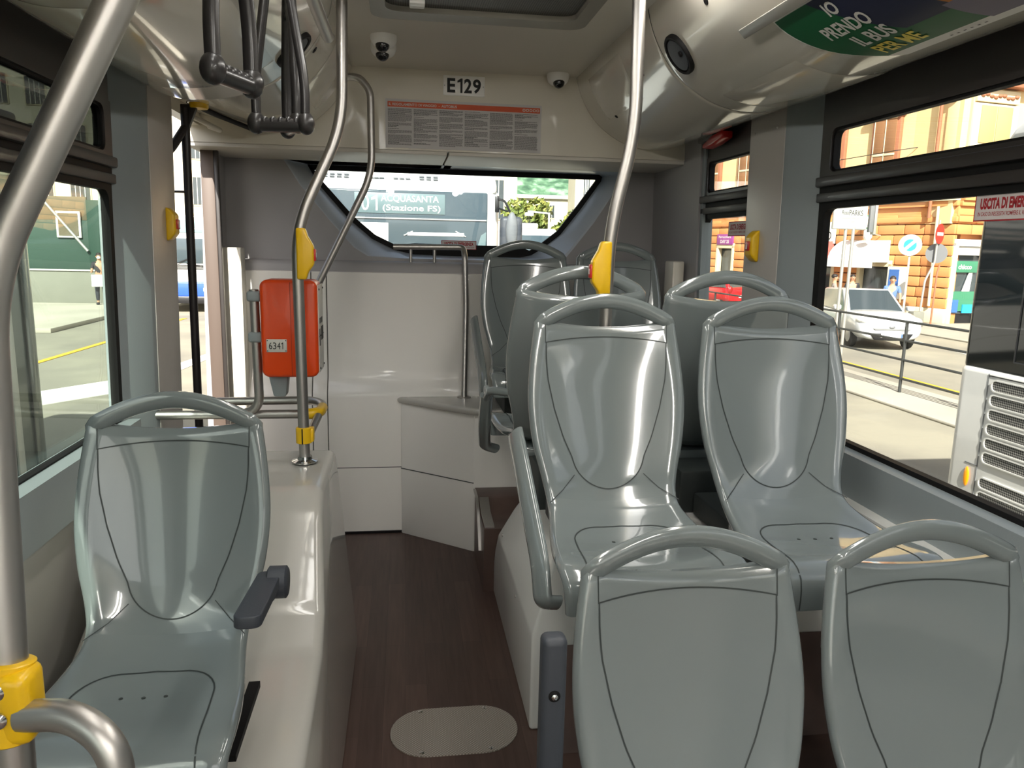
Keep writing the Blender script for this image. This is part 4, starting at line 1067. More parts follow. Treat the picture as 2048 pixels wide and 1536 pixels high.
mb.prism([(3.80, 1.62), (3.45, 1.62), (3.50, 1.78), (3.80, 1.78)], BX+.012, BX+.022, M2['blk'], 'x'); mb.build('glass_hatch', g)
mb = MB(); M_ = frame((BX-.002, 3.955, .10), (0, -1, 0), (0, 0, 1))
for k, wd in enumerate((.07, .05, .06)): mb.box((-wd/2, -.012*k, 0), (wd/2, -.012*k+.005, .001), M2['blk'], M=M_)
mb.build('small_print', g)
for y in (2.2, -4.5): MB().lathe([(.48, 0), (.48, .03), (.28, .05), (.1, .03)], M2['tyre'], (BX+.03, y, GZ+.48), (-1, 0, 0), 30).build('wheel', g)

# dark coach parked on the left
g = E('coach', 'dark coach parked close on the left, only its ribbed dark side and corner showing', 'bus', (-4.3, 2, GZ))
rbody(-5.5, -3.0, -4, 6.72, -.4, 2.5, .12, M2['coach']).build('body', g)
mb = MB()
for y in (6.5, 6.2, 5.8, 5.3): mb.box((-3.02, y-.05, -.3), (-2.985, y+.05, 2.4), MT['metalp'] if y in (6.2, 5.3) else M2['coach'], .01)
mb.build('side_ribs', g)
MB().box((-3.01, 1.2, .9), (-2.985, 5.1, 1.9), M2['busg'], .01).build('side_glass', g)
for y in (5.6, -1): MB().lathe([(.46, 0), (.46, .03), (.26, .05), (.1, .03)], M2['tyre'], (-3.03, y, GZ+.46), (1, 0, 0), 28).build('wheel', g)

# ================================================================= railing
g = E('street_railing', 'grey four bar street railing along the kerb in front of the silver car', 'railing', (8.4, 11.6, GZ))
for k in range(9):
    y = 5.57+2.0*k
    MB().tube([(8.4, y, GZ), (8.4, y, .46)], .026, M2['rail'], 10).build('post', g)
for z in (.46, .14, -.19, -.51): MB().tube([(8.4, 5.0, z), (8.4, 22.0, z)], .021, M2['rail'], 10).build('bar', g)

# ================================================================= square sign
g = E('street_sign', 'white street name board on two steel poles before the right window', 'sign', (9.7, 15.5, GZ))
Mb = frame((9.62, 15.5, 2.42), (.987, .16, 0), (0, 0, 1))
mb = MB(); mb.box((-.45, -.33, -.05), (.45, .33, 0), M2['galv'], .02, M=Mb); mb.box((-.43, -.31, -.001), (.43, .31, .004), mat('name_board_white', 'a9aca8', .5), M=Mb)
def tx(t, x, y, w, h, m=MT['ink'], b=0): mb.text(t, m, Mb @ Mx.Translation((x, y, .005)), w, h, bold=b)
tx('PIAZZALE', .02, .20, .40, .075); tx('Rosa', -.15, .03, .17, .085); tx('PARKS', .13, .03, .36, .115)
tx('attivista per i diritti civili', 0, -.09, .46, .035, M2['signk']); tx('1913 - 2005', 0, -.16, .22, .03, M2['signk'])
mb.build('board', g)['label'] = 'white board lettered in black'
for dx in (-.09, .09): MB().tube([(9.64+dx, 15.53, GZ), (9.64+dx, 15.53, 2.15)], .035, M2['galv'], 14).build('pole', g)
mb = MB(); mb.box((10.13, 15.58, 2.05), (10.23, 15.66, 2.82), M2['signk'], .01); mb.box((10.235, 15.57, 2.0), (10.30, 15.70, 2.84), M2['galv'], .01); T(mb.build('advert_column'), 'narrow grey frame seen edge on beside the street name board', 'frame')

# ================================================================= corner building on the right
K = V((19.0, 24.2, 0)); DL = V((-.31, .951, 0)).normalized(); DR = V((.985, .17, 0)).normalized()
FL = frame((K.x, K.y, 0), -DL, (0, 0, 1)); FR = frame((K.x, K.y, 0), DR, (0, 0, 1))   # local x to the right seen from the street, y up, z out
g = E('corner_building', 'ochre corner building on a rusticated orange ground floor with shops', 'building', (K.x, K.y, GZ))
mb = MB()
mb.box((-17, 2.7, -8), (0, 14, -.10), M2['ochre'], M=FL); mb.box((-.2, 2.7, -8), (16, 14, -.10), M2['ochre'], M=FR); mb.box((-17, GZ, -8), (-.1, 2.7, -.45), M2['rust'], M=FL); mb.box((-.1, GZ, -8), (16, 2.7, -.45), M2['rust'], M=FR); mb.build('upper_wall', g)
mb = MB(); z = -.28
openL = [(-3.75, -2.35, 1.15), (-6.3, -5.0, 2.0), (-12.0, -10.9, 1.8), (-8.8, -7.6, 1.6)]
openR = [(.06, 1.55, 2.05), (3.2, 5.0, 2.05)]
def spans(z0, a, b, ops):
    cuts = sorted((o[0], o[1]) for o in ops if z0 < o[2]); x = a; out = []
    for c0, c1 in cuts: out.append((x, c0)); x = c1
    out.append((x, b)); return [q for q in out if q[1]-q[0] > .05]
rb_ = random.Random(11)
def blocks(mb, a, b, z, dp, F):
    x = b
    while x > a+.01:
        l = rb_.uniform(.75, 1.25)
        if x-l-a < .35: l = x-a
        mb.box((x-l+.008, z+.012, -.12), (x-.008, z+.355, dp), M2['rust'], .04, M=F, seg=2); x -= l
while z < 2.75:
    for (a, b) in spans(z, -17, .02, openL): blocks(mb, a, b, z, .07, FL)
    for (a, b) in spans(z, .0, 16, openR): blocks(mb, a, b, z, .05, FR)
    z += .372
mb.build('rusticated_base', g)
mb = MB(); 
for (a, b) in spans(-.7, -17, 0, openL): mb.box((a, GZ, -.1), (b, -.27, .10), M2['stone'], .02, M=FL)
for (a, b) in spans(-.7, 0, 16, openR): mb.box((a, GZ, -.1), (b, -.27, .08), M2['stone'], .02, M=FR)
mb.build('plinth', g)
mb = MB()
for (za, zb, d) in ((2.76, 2.95, .10), (2.95, 3.30, .05), (3.30, 3.48, .16), (3.48, 3.60, .24)):
    mb.box((-17, za, -.1), (.05, zb, d), M2['rust'] if d < .2 else M2['stone'], .02, M=FL); mb.box((0, za, -.1), (16, zb, d), M2['rust'], .02, M=FR)
mb.build('cornice', g)
for s in (2.57, 5.0, 7.4, 9.8, 12.2, 14.6):
    fr = MB(); fr.box((-s-1.20, 4.0, -.1), (-s, 6.75, .07), M2['brownf'], .02, M=FL); fr.box((-s-1.34, 6.70, -.1), (-s+.14, 6.92, .22), M2['brownf'], .03, M=FL); fr.box((-s-1.25, 3.85, -.1), (-s+.05, 4.0, .2), M2['stone'], .02, M=FL)
    w_ = fr.build('window', g)
    sh = MB()
    for k in (0, 1):
        x0 = -s-1.06+.48*k; sh.box((x0, 4.08, .05), (x0+.44, 5.25, .10), M2['shut'], .01, M=FL); sh.box((x0, 5.33, .05), (x0+.44, 6.6, .10), M2['shut'], .01, M=FL)
        for q in (4.06, 5.25, 6.58): sh.box((x0-.01, q, .09), (x0+.46, q+.08, .12), M2['stone'], .005, M=FL)
        sh.box((x0-.02, 4.06, .09), (x0+.01, 6.66, .12), M2['stone'], .005, M=FL)
    sh.build('shutter', w_)
for s in (.12, 4.3, 8.5):
    fr = MB(); fr.box((s, 4.0, -.1), (s+2.0, 6.72, .05), M2['stone'], .02, M=FR); fr.box((s-.25, 7.25, -.1), (s+2.3, 7.45, .35), M2['brownf'], .03, M=FR); fr.box((s+.05, 6.76, -.1), (s+1.95, 7.18, .08), M2['stone'], .02, M=FR)
    for k in range(9): fr.sphere((FR @ V((s+.25+.19*k, 6.96+.04*math.sin(k*1.7), .09))), (.10, .06, .06), M2['brownf'], 8, 6)
    w_ = fr.build('window', g)
    sh = MB()
    for k in (0, 1):
        x0 = s+.30+.72*k; sh.box((x0, 4.1, .03), (x0+.68, 5.30, .08), M2['shutg'], .01, M=FR); sh.box((x0, 5.42, .03), (x0+.68, 6.65, .08), M2['shutg'], .01, M=FR)
    sh.build('shutter', w_)
mb = MB(); mb.box((-.72, 3.6, -.1), (-.22, 8.0, .16), M2['ochre'], .02, M=FL); mb.box((-.85, 7.2, -.1), (-.10, 7.6, .30), M2['stone'], .06, M=FL); mb.sphere(FL @ V((-.47, 7.0, .2)), (.15, .15, .22), M2['brownf'], 10, 8); mb.build('pilaster', g)
mb = MB(); mb.tube([FL @ V((-.9, 2.9, .24)), FL @ V((-.9, 8.5, .24))], .06, M2['brownf'], 10); mb.tube([FL @ V((-.55, -.2, .18)), FL @ V((-.62, 3.3, .18))], .05, M2['stone'], 10); mb.build('drainpipe', g)
def awning(x0, x1, zt, zb, out, m, lab):
    A_ = MB(); P = [[FL @ V((x0+(x1-x0)*i/8, zt+(zb-zt)*(t**1.5), .08+out*math.sin(PI/2*t))) for t in [k/6 for k in range(7)]] for i in range(9)]
    A_.grid(P, m); A_.box((x0, zb-.22, out+.06), (x1, zb+.02, out+.09), m, M=FL)
    for x in (x0, x1): A_.prism([(.08, zb)]+[(.08+out*math.sin(PI/2*t), zt+(zb-zt)*(t**1.5)) for t in [k/6 for k in range(7)]], x-.01, x+.01, m, 'z', M=FL @ Mx(((0, 0, 1, 0), (0, 1, 0, 0), (1, 0, 0, 0), (0, 0, 0, 1))))
    A_.build('awning', g)['label'] = lab
awning(-4.5, -2.45, 2.12, 1.30, .9, M2['awnw'], 'white shop awning')
awning(-6.6, -5.05, 2.10, 1.20, .9, M2['awnr'], 'faded red shop awning')
def shop(F, x0, x1, zt, m, lab=None, frame_m=None):
    d = MB(); d.box((x0, GZ, -.44), (x1, zt, -.20), M2['blk'], M=F); d.box((x0+.10, -.45, -.21), (x1-.10, zt-.12, -.17), m, M=F)
    fm = frame_m or M2['stone']
    for a, b, c, e in ((x0-.07, GZ, x0+.08, zt+.1), (x1-.08, GZ, x1+.07, zt+.1), (x0-.07, zt-.02, x1+.07, zt+.22)): d.box((a, b, -.16), (c, e, .10), fm, .01, M=F)
    return d.build('shopfront', g)
sf = shop(FR, .06, 1.55, 1.95, M2['wglass'], frame_m=M2['signw'])
mb = MB(); mb.box((.30, -.35, -.14), (1.35, .35, -.12), M2['shopg'], M=FR); mb.box((.35, -.40, -.12), (.62, .05, -.08), M2['bluep'], M=FR); mb.box((.85, -.42, -.12), (1.3, -.12, -.08), M2['signb'], M=FR); mb.prism([(.75, .35), (1.1, .35), (1.15, 1.05), (1.0, 1.05)], -.13, -.11, M2['papr'], 'z', M=FR); mb.box((.3, 1.02, -.10), (1.3, 1.42, -.07), M2['shopg'], .01, M=FR)
mb.text('chicco', M2['signw'], FR @ Mx.Translation((.72, 1.22, -.068)), .62, .17, bold=.03); mb.box((.1, 1.62, -.15), (1.5, 1.92, .02), M2['signw'], .02, M=FR); mb.build('shop_display', sf)
shop(FL, -3.75, -2.35, 1.15, M2['wglass']); shop(FL, -6.3, -5.0, 1.6, M2['wglass'])
sd_ = shop(FL, -12.0, -10.9, 1.75, M2['wglass'])
mb = MB(); mb.box((-12.0, 1.9, .06), (-10.9, 2.40, .14), M2['purple'], .01, M=FL); mb.text('Parrucchiere', M2['signw'], FL @ Mx.Translation((-11.45, 2.27, .142)), .85, .11, bold=.02); mb.text('DAY 25', M2['signw'], FL @ Mx.Translation((-11.45, 2.05, .142)), .6, .16, bold=.03); mb.build('shop_sign', g)['label'] = 'purple shop sign'
mb = MB(); mb.box((-6.6, 1.98, .06), (-5.0, 2.85, .16), M2['signw'], .01, M=FL); mb.text('INTIMO', MT['ink'], FL @ Mx.Translation((-5.8, 2.66, .162)), .9, .12); mb.text('TOPAZIO', MT['ink'], FL @ Mx.Translation((-5.8, 2.30, .162)), 1.3, .34, bold=.01); mb.build('shop_sign', g)['label'] = 'white shop sign with black letters'
mb = MB(); mb.box((-2.40, -.05, .08), (-1.58, 1.15, .16), M2['signw'], .04, M=FL); mb.box((-2.30, .05, .16), (-1.88, 1.05, .17), M2['bluep'], M=FL); mb.box((-2.15, .40, .17), (-2.0, .8, .175), M2['signw'], M=FL); mb.build('notice_case', g)['label'] = 'white notice case with blue poster'
mb = MB()
for q in ((-3.3, 2.55), (-3.3, 3.05)): mb.tube([FL @ V((q[0]-.0, q[1], .1)), FL @ V((q[0], q[1], 1.0))], .02, M2['greenf'], 8)
mb.box((-3.34, 2.55, .25), (-3.26, 3.05, .95), M2['greenf'], .01, M=FL); mb.box((-3.36, 2.60, .32), (-3.24, 3.0, .88), M2['papr'], .01, M=FL); mb.tube([FL @ V((-2.9, 2.3, .1)), FL @ V((-2.9, 2.4, .8))], .02, M2['galv'], 8); mb.lathe([(.10, 0), (.16, .1), (.16, .34), (.06, .40)], M2['lampw'], FL @ V((-2.9, 2.12, .8)), (0, 0, 1), 14)
mb.build('hanging_lantern', g)
MB().tube([FL @ V((-6, 5.2, .3)), FL @ V((-2.4, 5.35, .4)), FR @ V((3, 6.0, .8)), FR @ V((9, 7.2, 2))], .015, M2['blk'], 6).build('overhead_wire', g)

# ================================================================= road signs
g = E('road_sign', 'round white and blue road sign on a white pole before the orange wall', 'road sign', (17.0, 23.8, GZ))
q = V((17.05, 23.8, 1.92)); dv = V((-17.05, -23.8, 0)).normalized()
MB().tube([(17.1, 23.84, GZ+.05), (17.1, 23.84, 2.1)], .035, M2['signw'], 10).build('pole', g)
mb = MB(); Md = frame(q, V((-dv.y, dv.x, 0)), (0, 0, 1)); mb.lathe([(.36, -.012), (.36, .012)], M2['signw'], q, dv, 30)
for sgn in (-1, 1):
    pts = []
    for k in range(13):
        a = math.radians(-45+90+90*sgn-75+150*k/12); pts.append((.20*math.cos(a), .20*math.sin(a)))
    mb.prism([(x, y) for x, y in pts], .013, .016, M2['signb'], 'z', M=Md)
mb.build('disc', g)
g = E('road_sign', 'red no entry sign above the grey back of a round sign on one bent pole', 'road sign', (17.6, 23.3, GZ))
pz = V((17.62, 23.3, 0))
MB().tube(fillet([(17.35, 23.35, GZ+.05), (17.42, 23.35, .75), (17.66, 23.3, 1.35), (17.68, 23.3, 2.75)], .1, 5), .035, M2['galv'], 10).build('pole', g)
mb = MB(); nd = V((-.93, .1, 0)).normalized(); nd = V((-.35, -.94, 0)).normalized()
nn_ = V((.52, -.85, 0)).normalized(); q = V((17.66, 23.3, 2.3))+nn_*.06; mb.lathe([(.33, -.01), (.33, .01)], M2['signr'], q, nn_, 28); Mq = frame(q, V((0, 0, 1)).cross(nn_)*1, (0, 0, 1)); mb.box((-.24, -.055, .011), (.24, .055, .016), M2['signw'], M=Mq); mb.build('disc', g)
mb = MB(); q = V((17.75, 23.38, 1.66)); mb.lathe([(.33, -.01), (.33, .01)], M2['signk'], q, V((-.6, -.8, 0)), 28); mb.build('disc_back', g)['label'] = 'dark grey back of a round sign'
mb = MB(); mb.tube([(17.78, 23.3, GZ+.05), (17.80, 23.3, 1.0), (17.86, 23.3, 1.3)], .03, M2['brownf'], 8); T(mb.build('slim_post'), 'slim rusty post beside the bent sign pole', 'post')
mb = MB(); mb.box((16.6, 22.6, GZ+.05), (17.0, 22.9, -.25), M2['conc'], .03); T(mb.build('litter_box'), 'small grey box on the pavement beside the sign poles', 'box')

# ================================================================= cars
def car(label, loc, rz, paint, L=3.95, W=1.72, H=1.46, plate=None):
    g = E('car', label, 'car', loc, world=False)
    h = W/2; l = L/2
    # lofted body: x along the car (front = +x); sections (x, halfwidth, z_low, z_mid, z_top)
    sec = [(-l, h*.80, .35, .62, .80), (-l+.10, h*.94, .28, .62, .92), (-l+.5, h, .22, .60, .95), (-.6, h, .20, .58, .92), (.5, h, .20, .58, .90), (l-.75, h*.99, .22, .58, .93), (l-.34, h*.97, .24, .56, .86), (l-.08, h*.90, .26, .52, .74), (l, h*.76, .30, .48, .64)]
    mb = MB(); P = []
    for x, w, a, b, c in sec:
        P.append([(x, -w*.90, a), (x, -w, b), (x, -w*.93, c), (x, -w*.6, c+.035), (x, 0, c+.05), (x, w*.6, c+.035), (x, w*.93, c), (x, w, b), (x, w*.90, a), (x, 0, a-.02)])
    mb.grid(P, paint, cv=True); mb.f.append(tuple(range(9, -1, -1))); mb.m.append(0); k = (len(P)-1)*10; mb.f.append(tuple(k+j for j in range(10))); mb.m.append(0)
    body = mb.build('body', g, smooth=70); sb = body.modifiers.new('soft', 'SUBSURF'); sb.levels = 1; sb.render_levels = 2
    # cabin
    t = h*.70; zb, zr = .88, H
    V0 = [(-l+.12, -h*.88, zb), (.95, -h*.90, zb-.02), (.95, h*.90, zb-.02), (-l+.12, h*.88, zb), (-l+.48, -t, zr-.05), (.10, -t, zr), (.10, t, zr), (-l+.48, t, zr-.05)]
    mb = MB(); mb.solid(V0, [(0, 1, 5, 4), (1, 2, 6, 5), (2, 3, 7, 6), (3, 0, 4, 7), (4, 5, 6, 7), (0, 3, 2, 1)], paint, .07, seg=3); mb.build('cabin', g, smooth=60)
    def pane(a, b, c, d, off, nm):
        q = [V(x) for x in (a, b, c, d)]; n = (q[1]-q[0]).cross(q[3]-q[0]).normalized(); ce = sum(q, V())/4
        q = [ce+(p-ce)*.86 for p in q]; MB().add([p+n*.012 for p in q]+[p-n*.02 for p in q], [(0, 1, 2, 3), (0, 4, 5, 1), (1, 5, 6, 2), (2, 6, 7, 3), (3, 7, 4, 0)], M2['wglass']).build(nm, g)
    pane(V0[1], V0[2], V0[6], V0[5], 0, 'windscreen'); pane(V0[3], V0[0], V0[4], V0[7], 0, 'rear_window')
    pane(V0[0], V0[1], V0[5], V0[4], 0, 'side_window'); pane(V0[2], V0[3], V0[7], V0[6], 0, 'side_window')
    for x in (-l+.72, l-.78):
        for s in (-1, 1):
            MB().lathe([(.30, -.10), (.31, -.06), (.31, .03), (.28, .05), (.19, .045)], M2['tyre'], (x, s*(h-.12), .31), (0, s, 0), 26).build('wheel', g)
            MB().lathe([(.19, .04), (.17, .055), (.04, .07)], M2['hub'], (x, s*(h-.12), .31), (0, s, 0), 10).build('hubcap', g)
    for s in (-1, 1):
        MB().sphere((l-.27, s*h*.74, .745), (.26, .15, .10), M2['lampw'], 14, 8).build('headlamp', g)
        MB().sphere((-l+.09, s*h*.78, .82), (.07, .11, .17), M2['lampr'], 12, 8).build('tail_lamp', g)
        MB().box((.55, s*h*.98, .92), (.75, s*(h+.17), 1.05), paint, .04, seg=3).build('mirror', g)
    mb = MB(); mb.prism([(-.52, .44), (.52, .44), (.40, .27), (-.40, .27)], l-.06, l+.02, M2['blk'], 'x', .02); mb.prism([(-.45, .56), (.45, .56), (.40, .525), (-.40, .525)], l-.03, l+.012, M2['hub'], 'x'); mb.build('grille', g)
    mb = MB(); mb.box((l+.012, -.26, .34), (l+.03, .26, .44), M2['papr'], .005); mb.box((l+.029, .22, .345), (l+.032, .255, .435), M2['bluep']); mb.build('number_plate', g)
    mb = MB(); mb.sphere((l-.0, 0, .60), (.03, .075, .035), M2['hub'], 12, 8); mb.build('badge', g)
    mb = MB(); mb.box((-l+.03, -.26, .52), (-l-.015, .26, .62), M2['papr'], .005); mb.build('rear_plate', g)
    g.location = loc; g.rotation_euler = (0, 0, rz); return g
car('silver hatchback parked behind the street railing, facing the camera', (12.45, 19.0, GZ), math.radians(-103), M2['carw'])
car('small red hatchback seen from behind in the narrow right window', (13.3, 31.0, GZ), math.radians(106), M2['carr'], 3.6, 1.65, 1.45)


# ================================================================= people
def person(label, loc, rz, shirt, trousers, hair, hpx=1.7, arms=((-.1, .05), (-.1, .05)), lean=0, hold=None):
    """one skinned figure; arms = (forward swing of upper arm, bend of forearm)"""
    g = E('person', label, 'person', loc, world=False); k = hpx/1.75
    def skin(name, chain, edges, m, par, lv=2):
        me = bpy.data.meshes.new(name); me.from_pydata([(p[0]*k, p[1]*k, p[2]*k) for p, r in chain], edges, []); me.materials.append(m)
        o = bpy.data.objects.new(name, me); COL.objects.link(o); o.parent = par
        md = o.modifiers.new('skin', 'SKIN'); md.use_smooth_shade = True; o.modifiers.new('soft', 'SUBSURF').levels = 1
        o.modifiers['soft'].render_levels = lv
        for i, (p, r) in enumerate(chain):
            rr_ = r if isinstance(r, tuple) else (r, r); me.skin_vertices[0].data[i].radius = (rr_[0]*k, rr_[1]*k)
        me.skin_vertices[0].data[0].use_root = True
        return o
    def arm(s, sw, bd):
        a = V((s*.19, 0, 1.42)); e = a+V((s*.05, -math.sin(sw)*.29, -math.cos(sw)*.29)); h = e+V((-s*.02, -math.sin(sw+bd)*.25, -math.cos(sw+bd)*.25)); f = h+V((0, -math.sin(sw+bd)*.09, -math.cos(sw+bd)*.09)); return a, e, h, f
    ch = [((0, 0, .95), .14), ((0, 0, 1.15), .125), ((0, .0, 1.36), (.16, .11)), ((0, .01, 1.47), .065), ((0, .0, 1.55), .055), ((0, -.015, 1.64), (.085, .10)), ((0, -.01, 1.72), (.075, .085))]
    ed = [(0, 1), (1, 2), (2, 3), (3, 4), (4, 5), (5, 6)]
    hands = []
    for s, (sw, bd) in zip((-1, 1), arms):
        a, e, h, f = arm(s, sw, bd); i = len(ch); ch += [(tuple(a), .055), (tuple(e), .043), (tuple(h), .030), (tuple(f), .026)]; ed += [(2, i), (i, i+1), (i+1, i+2), (i+2, i+3)]; hands.append(f)
        i = len(ch); st = .05*s; ch += [((s*.10, 0, .90), .095), ((s*.11, -.02+st, .50), .062), ((s*.11, .03+st, .09), .042), ((s*.12, -.12+st, .045), .035)]; ed += [(0, i), (i, i+1), (i+1, i+2), (i+2, i+3)]
    b = skin('body', ch, ed, M2['skin'], g)
    nose = MB().sphere((0, -.11*k, 1.635*k), (.014*k, .018*k, .02*k), M2['skin'], 8, 6)
    for s in (-1, 1): nose.sphere((s*.084*k, .0, 1.64*k), (.012*k, .022*k, .032*k), M2['skin'], 8, 6); nose.sphere((s*.032*k, -.098*k, 1.665*k), (.011*k, .007*k, .007*k), M2['dark'], 8, 6)
    nose.box((-.025*k, -.104*k, 1.588*k), (.025*k, -.096*k, 1.595*k), M2['brownf'], .001); nose.build('face_features', b)
    hm = MB().sphere((0, .018*k, 1.70*k), (.092*k, .105*k, .085*k), hair, 14, 9); hm.build('hair', g)
    ch = [((0, 0, .93), (.155, .125)), ((0, 0, 1.15), (.150, .125)), ((0, 0, 1.36), (.178, .125)), ((0, .01, 1.455), (.085, .075))]; ed = [(0, 1), (1, 2), (2, 3)]
    for s, (sw, bd) in zip((-1, 1), arms):
        a, e, h, f = arm(s, sw, bd); i = len(ch); ch += [(tuple(a), .068), (tuple(a.lerp(e, .75)), .060)]; ed += [(2, i), (i, i+1)]
    skin('shirt', ch, ed, shirt, g)
    ch = [((0, 0, .93), (.15, .12))]; ed = []
    for s in (-1, 1):
        i = len(ch); st = .05*s; ch += [((s*.10, 0, .86), .108), ((s*.11, -.02+st, .50), .078), ((s*.11, .03+st, .12), .062)]; ed += [(0, i), (i, i+1), (i+1, i+2)]
    skin('trousers', ch, ed, trousers, g)
    for s in (-1, 1): MB().box(((s*.115-.045)*k, (-.16+.05*s)*k, 0), ((s*.115+.045)*k, (.09+.05*s)*k, .085*k), M2['dark'], .025, seg=2).build('shoe', g)
    g.location = loc; g.rotation_euler = (0, 0, rz); return g, hands
person('person in a blue T-shirt standing behind the silver car with one arm out', (14.75, 21.2, GZ), math.radians(-30), M2['navy'], M2['jeans'], M2['hair'], 1.72, ((.15, .3), (.5, .5)))
person('person in black standing in the shop doorway under the white awning', (15.2, 24.0, GZ+.0), math.radians(-20), M2['dark'], M2['jeans'], M2['hair'], 1.68)
person('person in striped clothes walking behind the sign poles', (14.0, 23.1, GZ), math.radians(60), M2['dress'], M2['jeans'], M2['hair'], 1.70, ((.4, .4), (-.3, .3)))
pl_, hands = person('masked person in dark clothes on the left pavement carrying a white cloth', (-10.25, 27.5, GZ+.12), math.radians(15), M2['dark'], M2['jeans'], M2['hair'], 1.72, ((.3, 1.2), (.2, .9)))
mm = MB(); mm.sphere((0, -.095, 1.585), (.062, .035, .05), M2['papr'], 10, 8); mm.build('face_mask', pl_)
mm = MB(); mm.box((-.24, -.33, .62), (.16, -.29, 1.02), M2['papr'], .02); o = mm.build('cloth_bag'); o.rotation_euler = (0, 0, math.radians(15)); o.location = (-10.25, 27.5, GZ+.12); T(o, 'white cloth held in front of the masked person on the left', 'bag')

# ================================================================= bus behind the rear window
g = E('bus', 'white bus right behind with an ACQUASANTA display above its windscreen', 'bus', (-.2, 12, GZ))
RX0, RX1, RY = -1.42, 1.13, 9.0
mb = MB(); mb.prism([((RX0+RX1)/2+a, 14.5+b) for a, b in rrect(RX1-RX0, 11, .22, 6)], -.45, 2.20, M2['busw'], 'z', .05, seg=3); mb.build('body', g)
mb = MB(); mb.prism([(9.02, 2.15), (9.06, 2.30), (9.3, 2.44), (9.8, 2.50), (20, 2.50), (20, 2.15)], RX0+.04, RX1-.04, M2['busw'], 'x', .06, seg=3); mb.build('roof_fairing', g)
mb = MB(); mb.box((RX0+.16, RY-.015, .55), (RX1-.155, RY+.05, 2.17), M2['busglass'], .02, seg=3); ws = mb.build('windscreen', g)
mb = MB(); mb.box((RX0+.2, RY-.03, 1.845), (RX1-.17, RY-.01, 1.858), M2['galv']); mb.build('dividing_bar', ws)
dm = MB(); dm.box((-.56, RY-.024, 1.905), (.475, RY-.012, 2.135), M2['led'], .004); MD = frame((0, RY-.026, 0), (1, 0, 0), (0, 0, 1))
for t, x, z, wd, hh in (('0', -.438, 2.02, .085, .17), ('ACQUASANTA', .07, 2.07, .66, .085), ('(Stazione FS)', .09, 1.963, .66, .085)): dm.text(t, M2['ledt'], MD @ Mx.Translation((x, z, 0)), wd, hh, bold=.0)
one(dm, M2['ledt'], MD @ Mx.Translation((-.335, 2.02, 0)), .07, .17, .28); dm.build('destination_display', g)['label'] = 'lit destination display'
mb = MB()
for r, zz in ((0, 2.335), (1, 2.305)):
    for x in (-.92, -.84, -.76, -.68, -.40, -.34, -.28, -.12, -.05, .02, .18, .26, .34):
        if (r, x) in ((0, -.40), (0, -.34), (0, -.28), (0, -.12), (0, -.05), (0, .02)): continue
        mb.box((x, 9.055+(.03 if r == 0 else 0), zz), (x+.055, 9.075+(.035 if r == 0 else 0), zz+.012), M2['signk'])
mb.build('vent_slots', g)
mb = MB(); mb.box((-.62, RY-.022, 1.58), (-.18, RY-.012, 1.80), M2['papr'], .005); mb.box((.04, RY-.022, 1.66), (.70, RY-.012, 1.70), M2['papr'], .005); mb.tube([(.0, RY-.022, 1.66), (.10, RY-.022, 1.71)], .006, M2['papr'], 6); mb.tube([(.72, RY-.022, 1.66), (.60, RY-.022, 1.72)], .006, M2['papr'], 6)
mb.prism([(.80, 1.0), (.94, 1.0), (.96, 1.72), (.90, 1.68), (.83, 1.45)], RY-.022, RY-.012, M2['led'], 'y'); mb.build('dashboard_items', ws)
mb = MB(); mb.tube(fillet([(1.10, RY-.02, 2.10), (1.16, RY-.14, 2.08), (1.22, RY-.16, 1.95)], .05, 4), .014, M2['blk'], 8); mb.tube([(1.10, RY-.02, 2.0), (1.20, RY-.12, 1.96)], .010, M2['blk'], 8); mb.box((1.06, RY-.03, 1.95), (1.11, RY+.0, 2.14), M2['blk'], .01); am = mb.build('mirror_arm', g)
mb = MB(); mb.box((1.10, RY-.26, 1.44), (1.36, RY-.12, 1.90), MT['char'], .05, seg=4); mb.sphere((1.23, RY-.26, 1.74), (.07, .05, .21), M2['signk'], 14, 10); mb.build('wing_mirror', g)

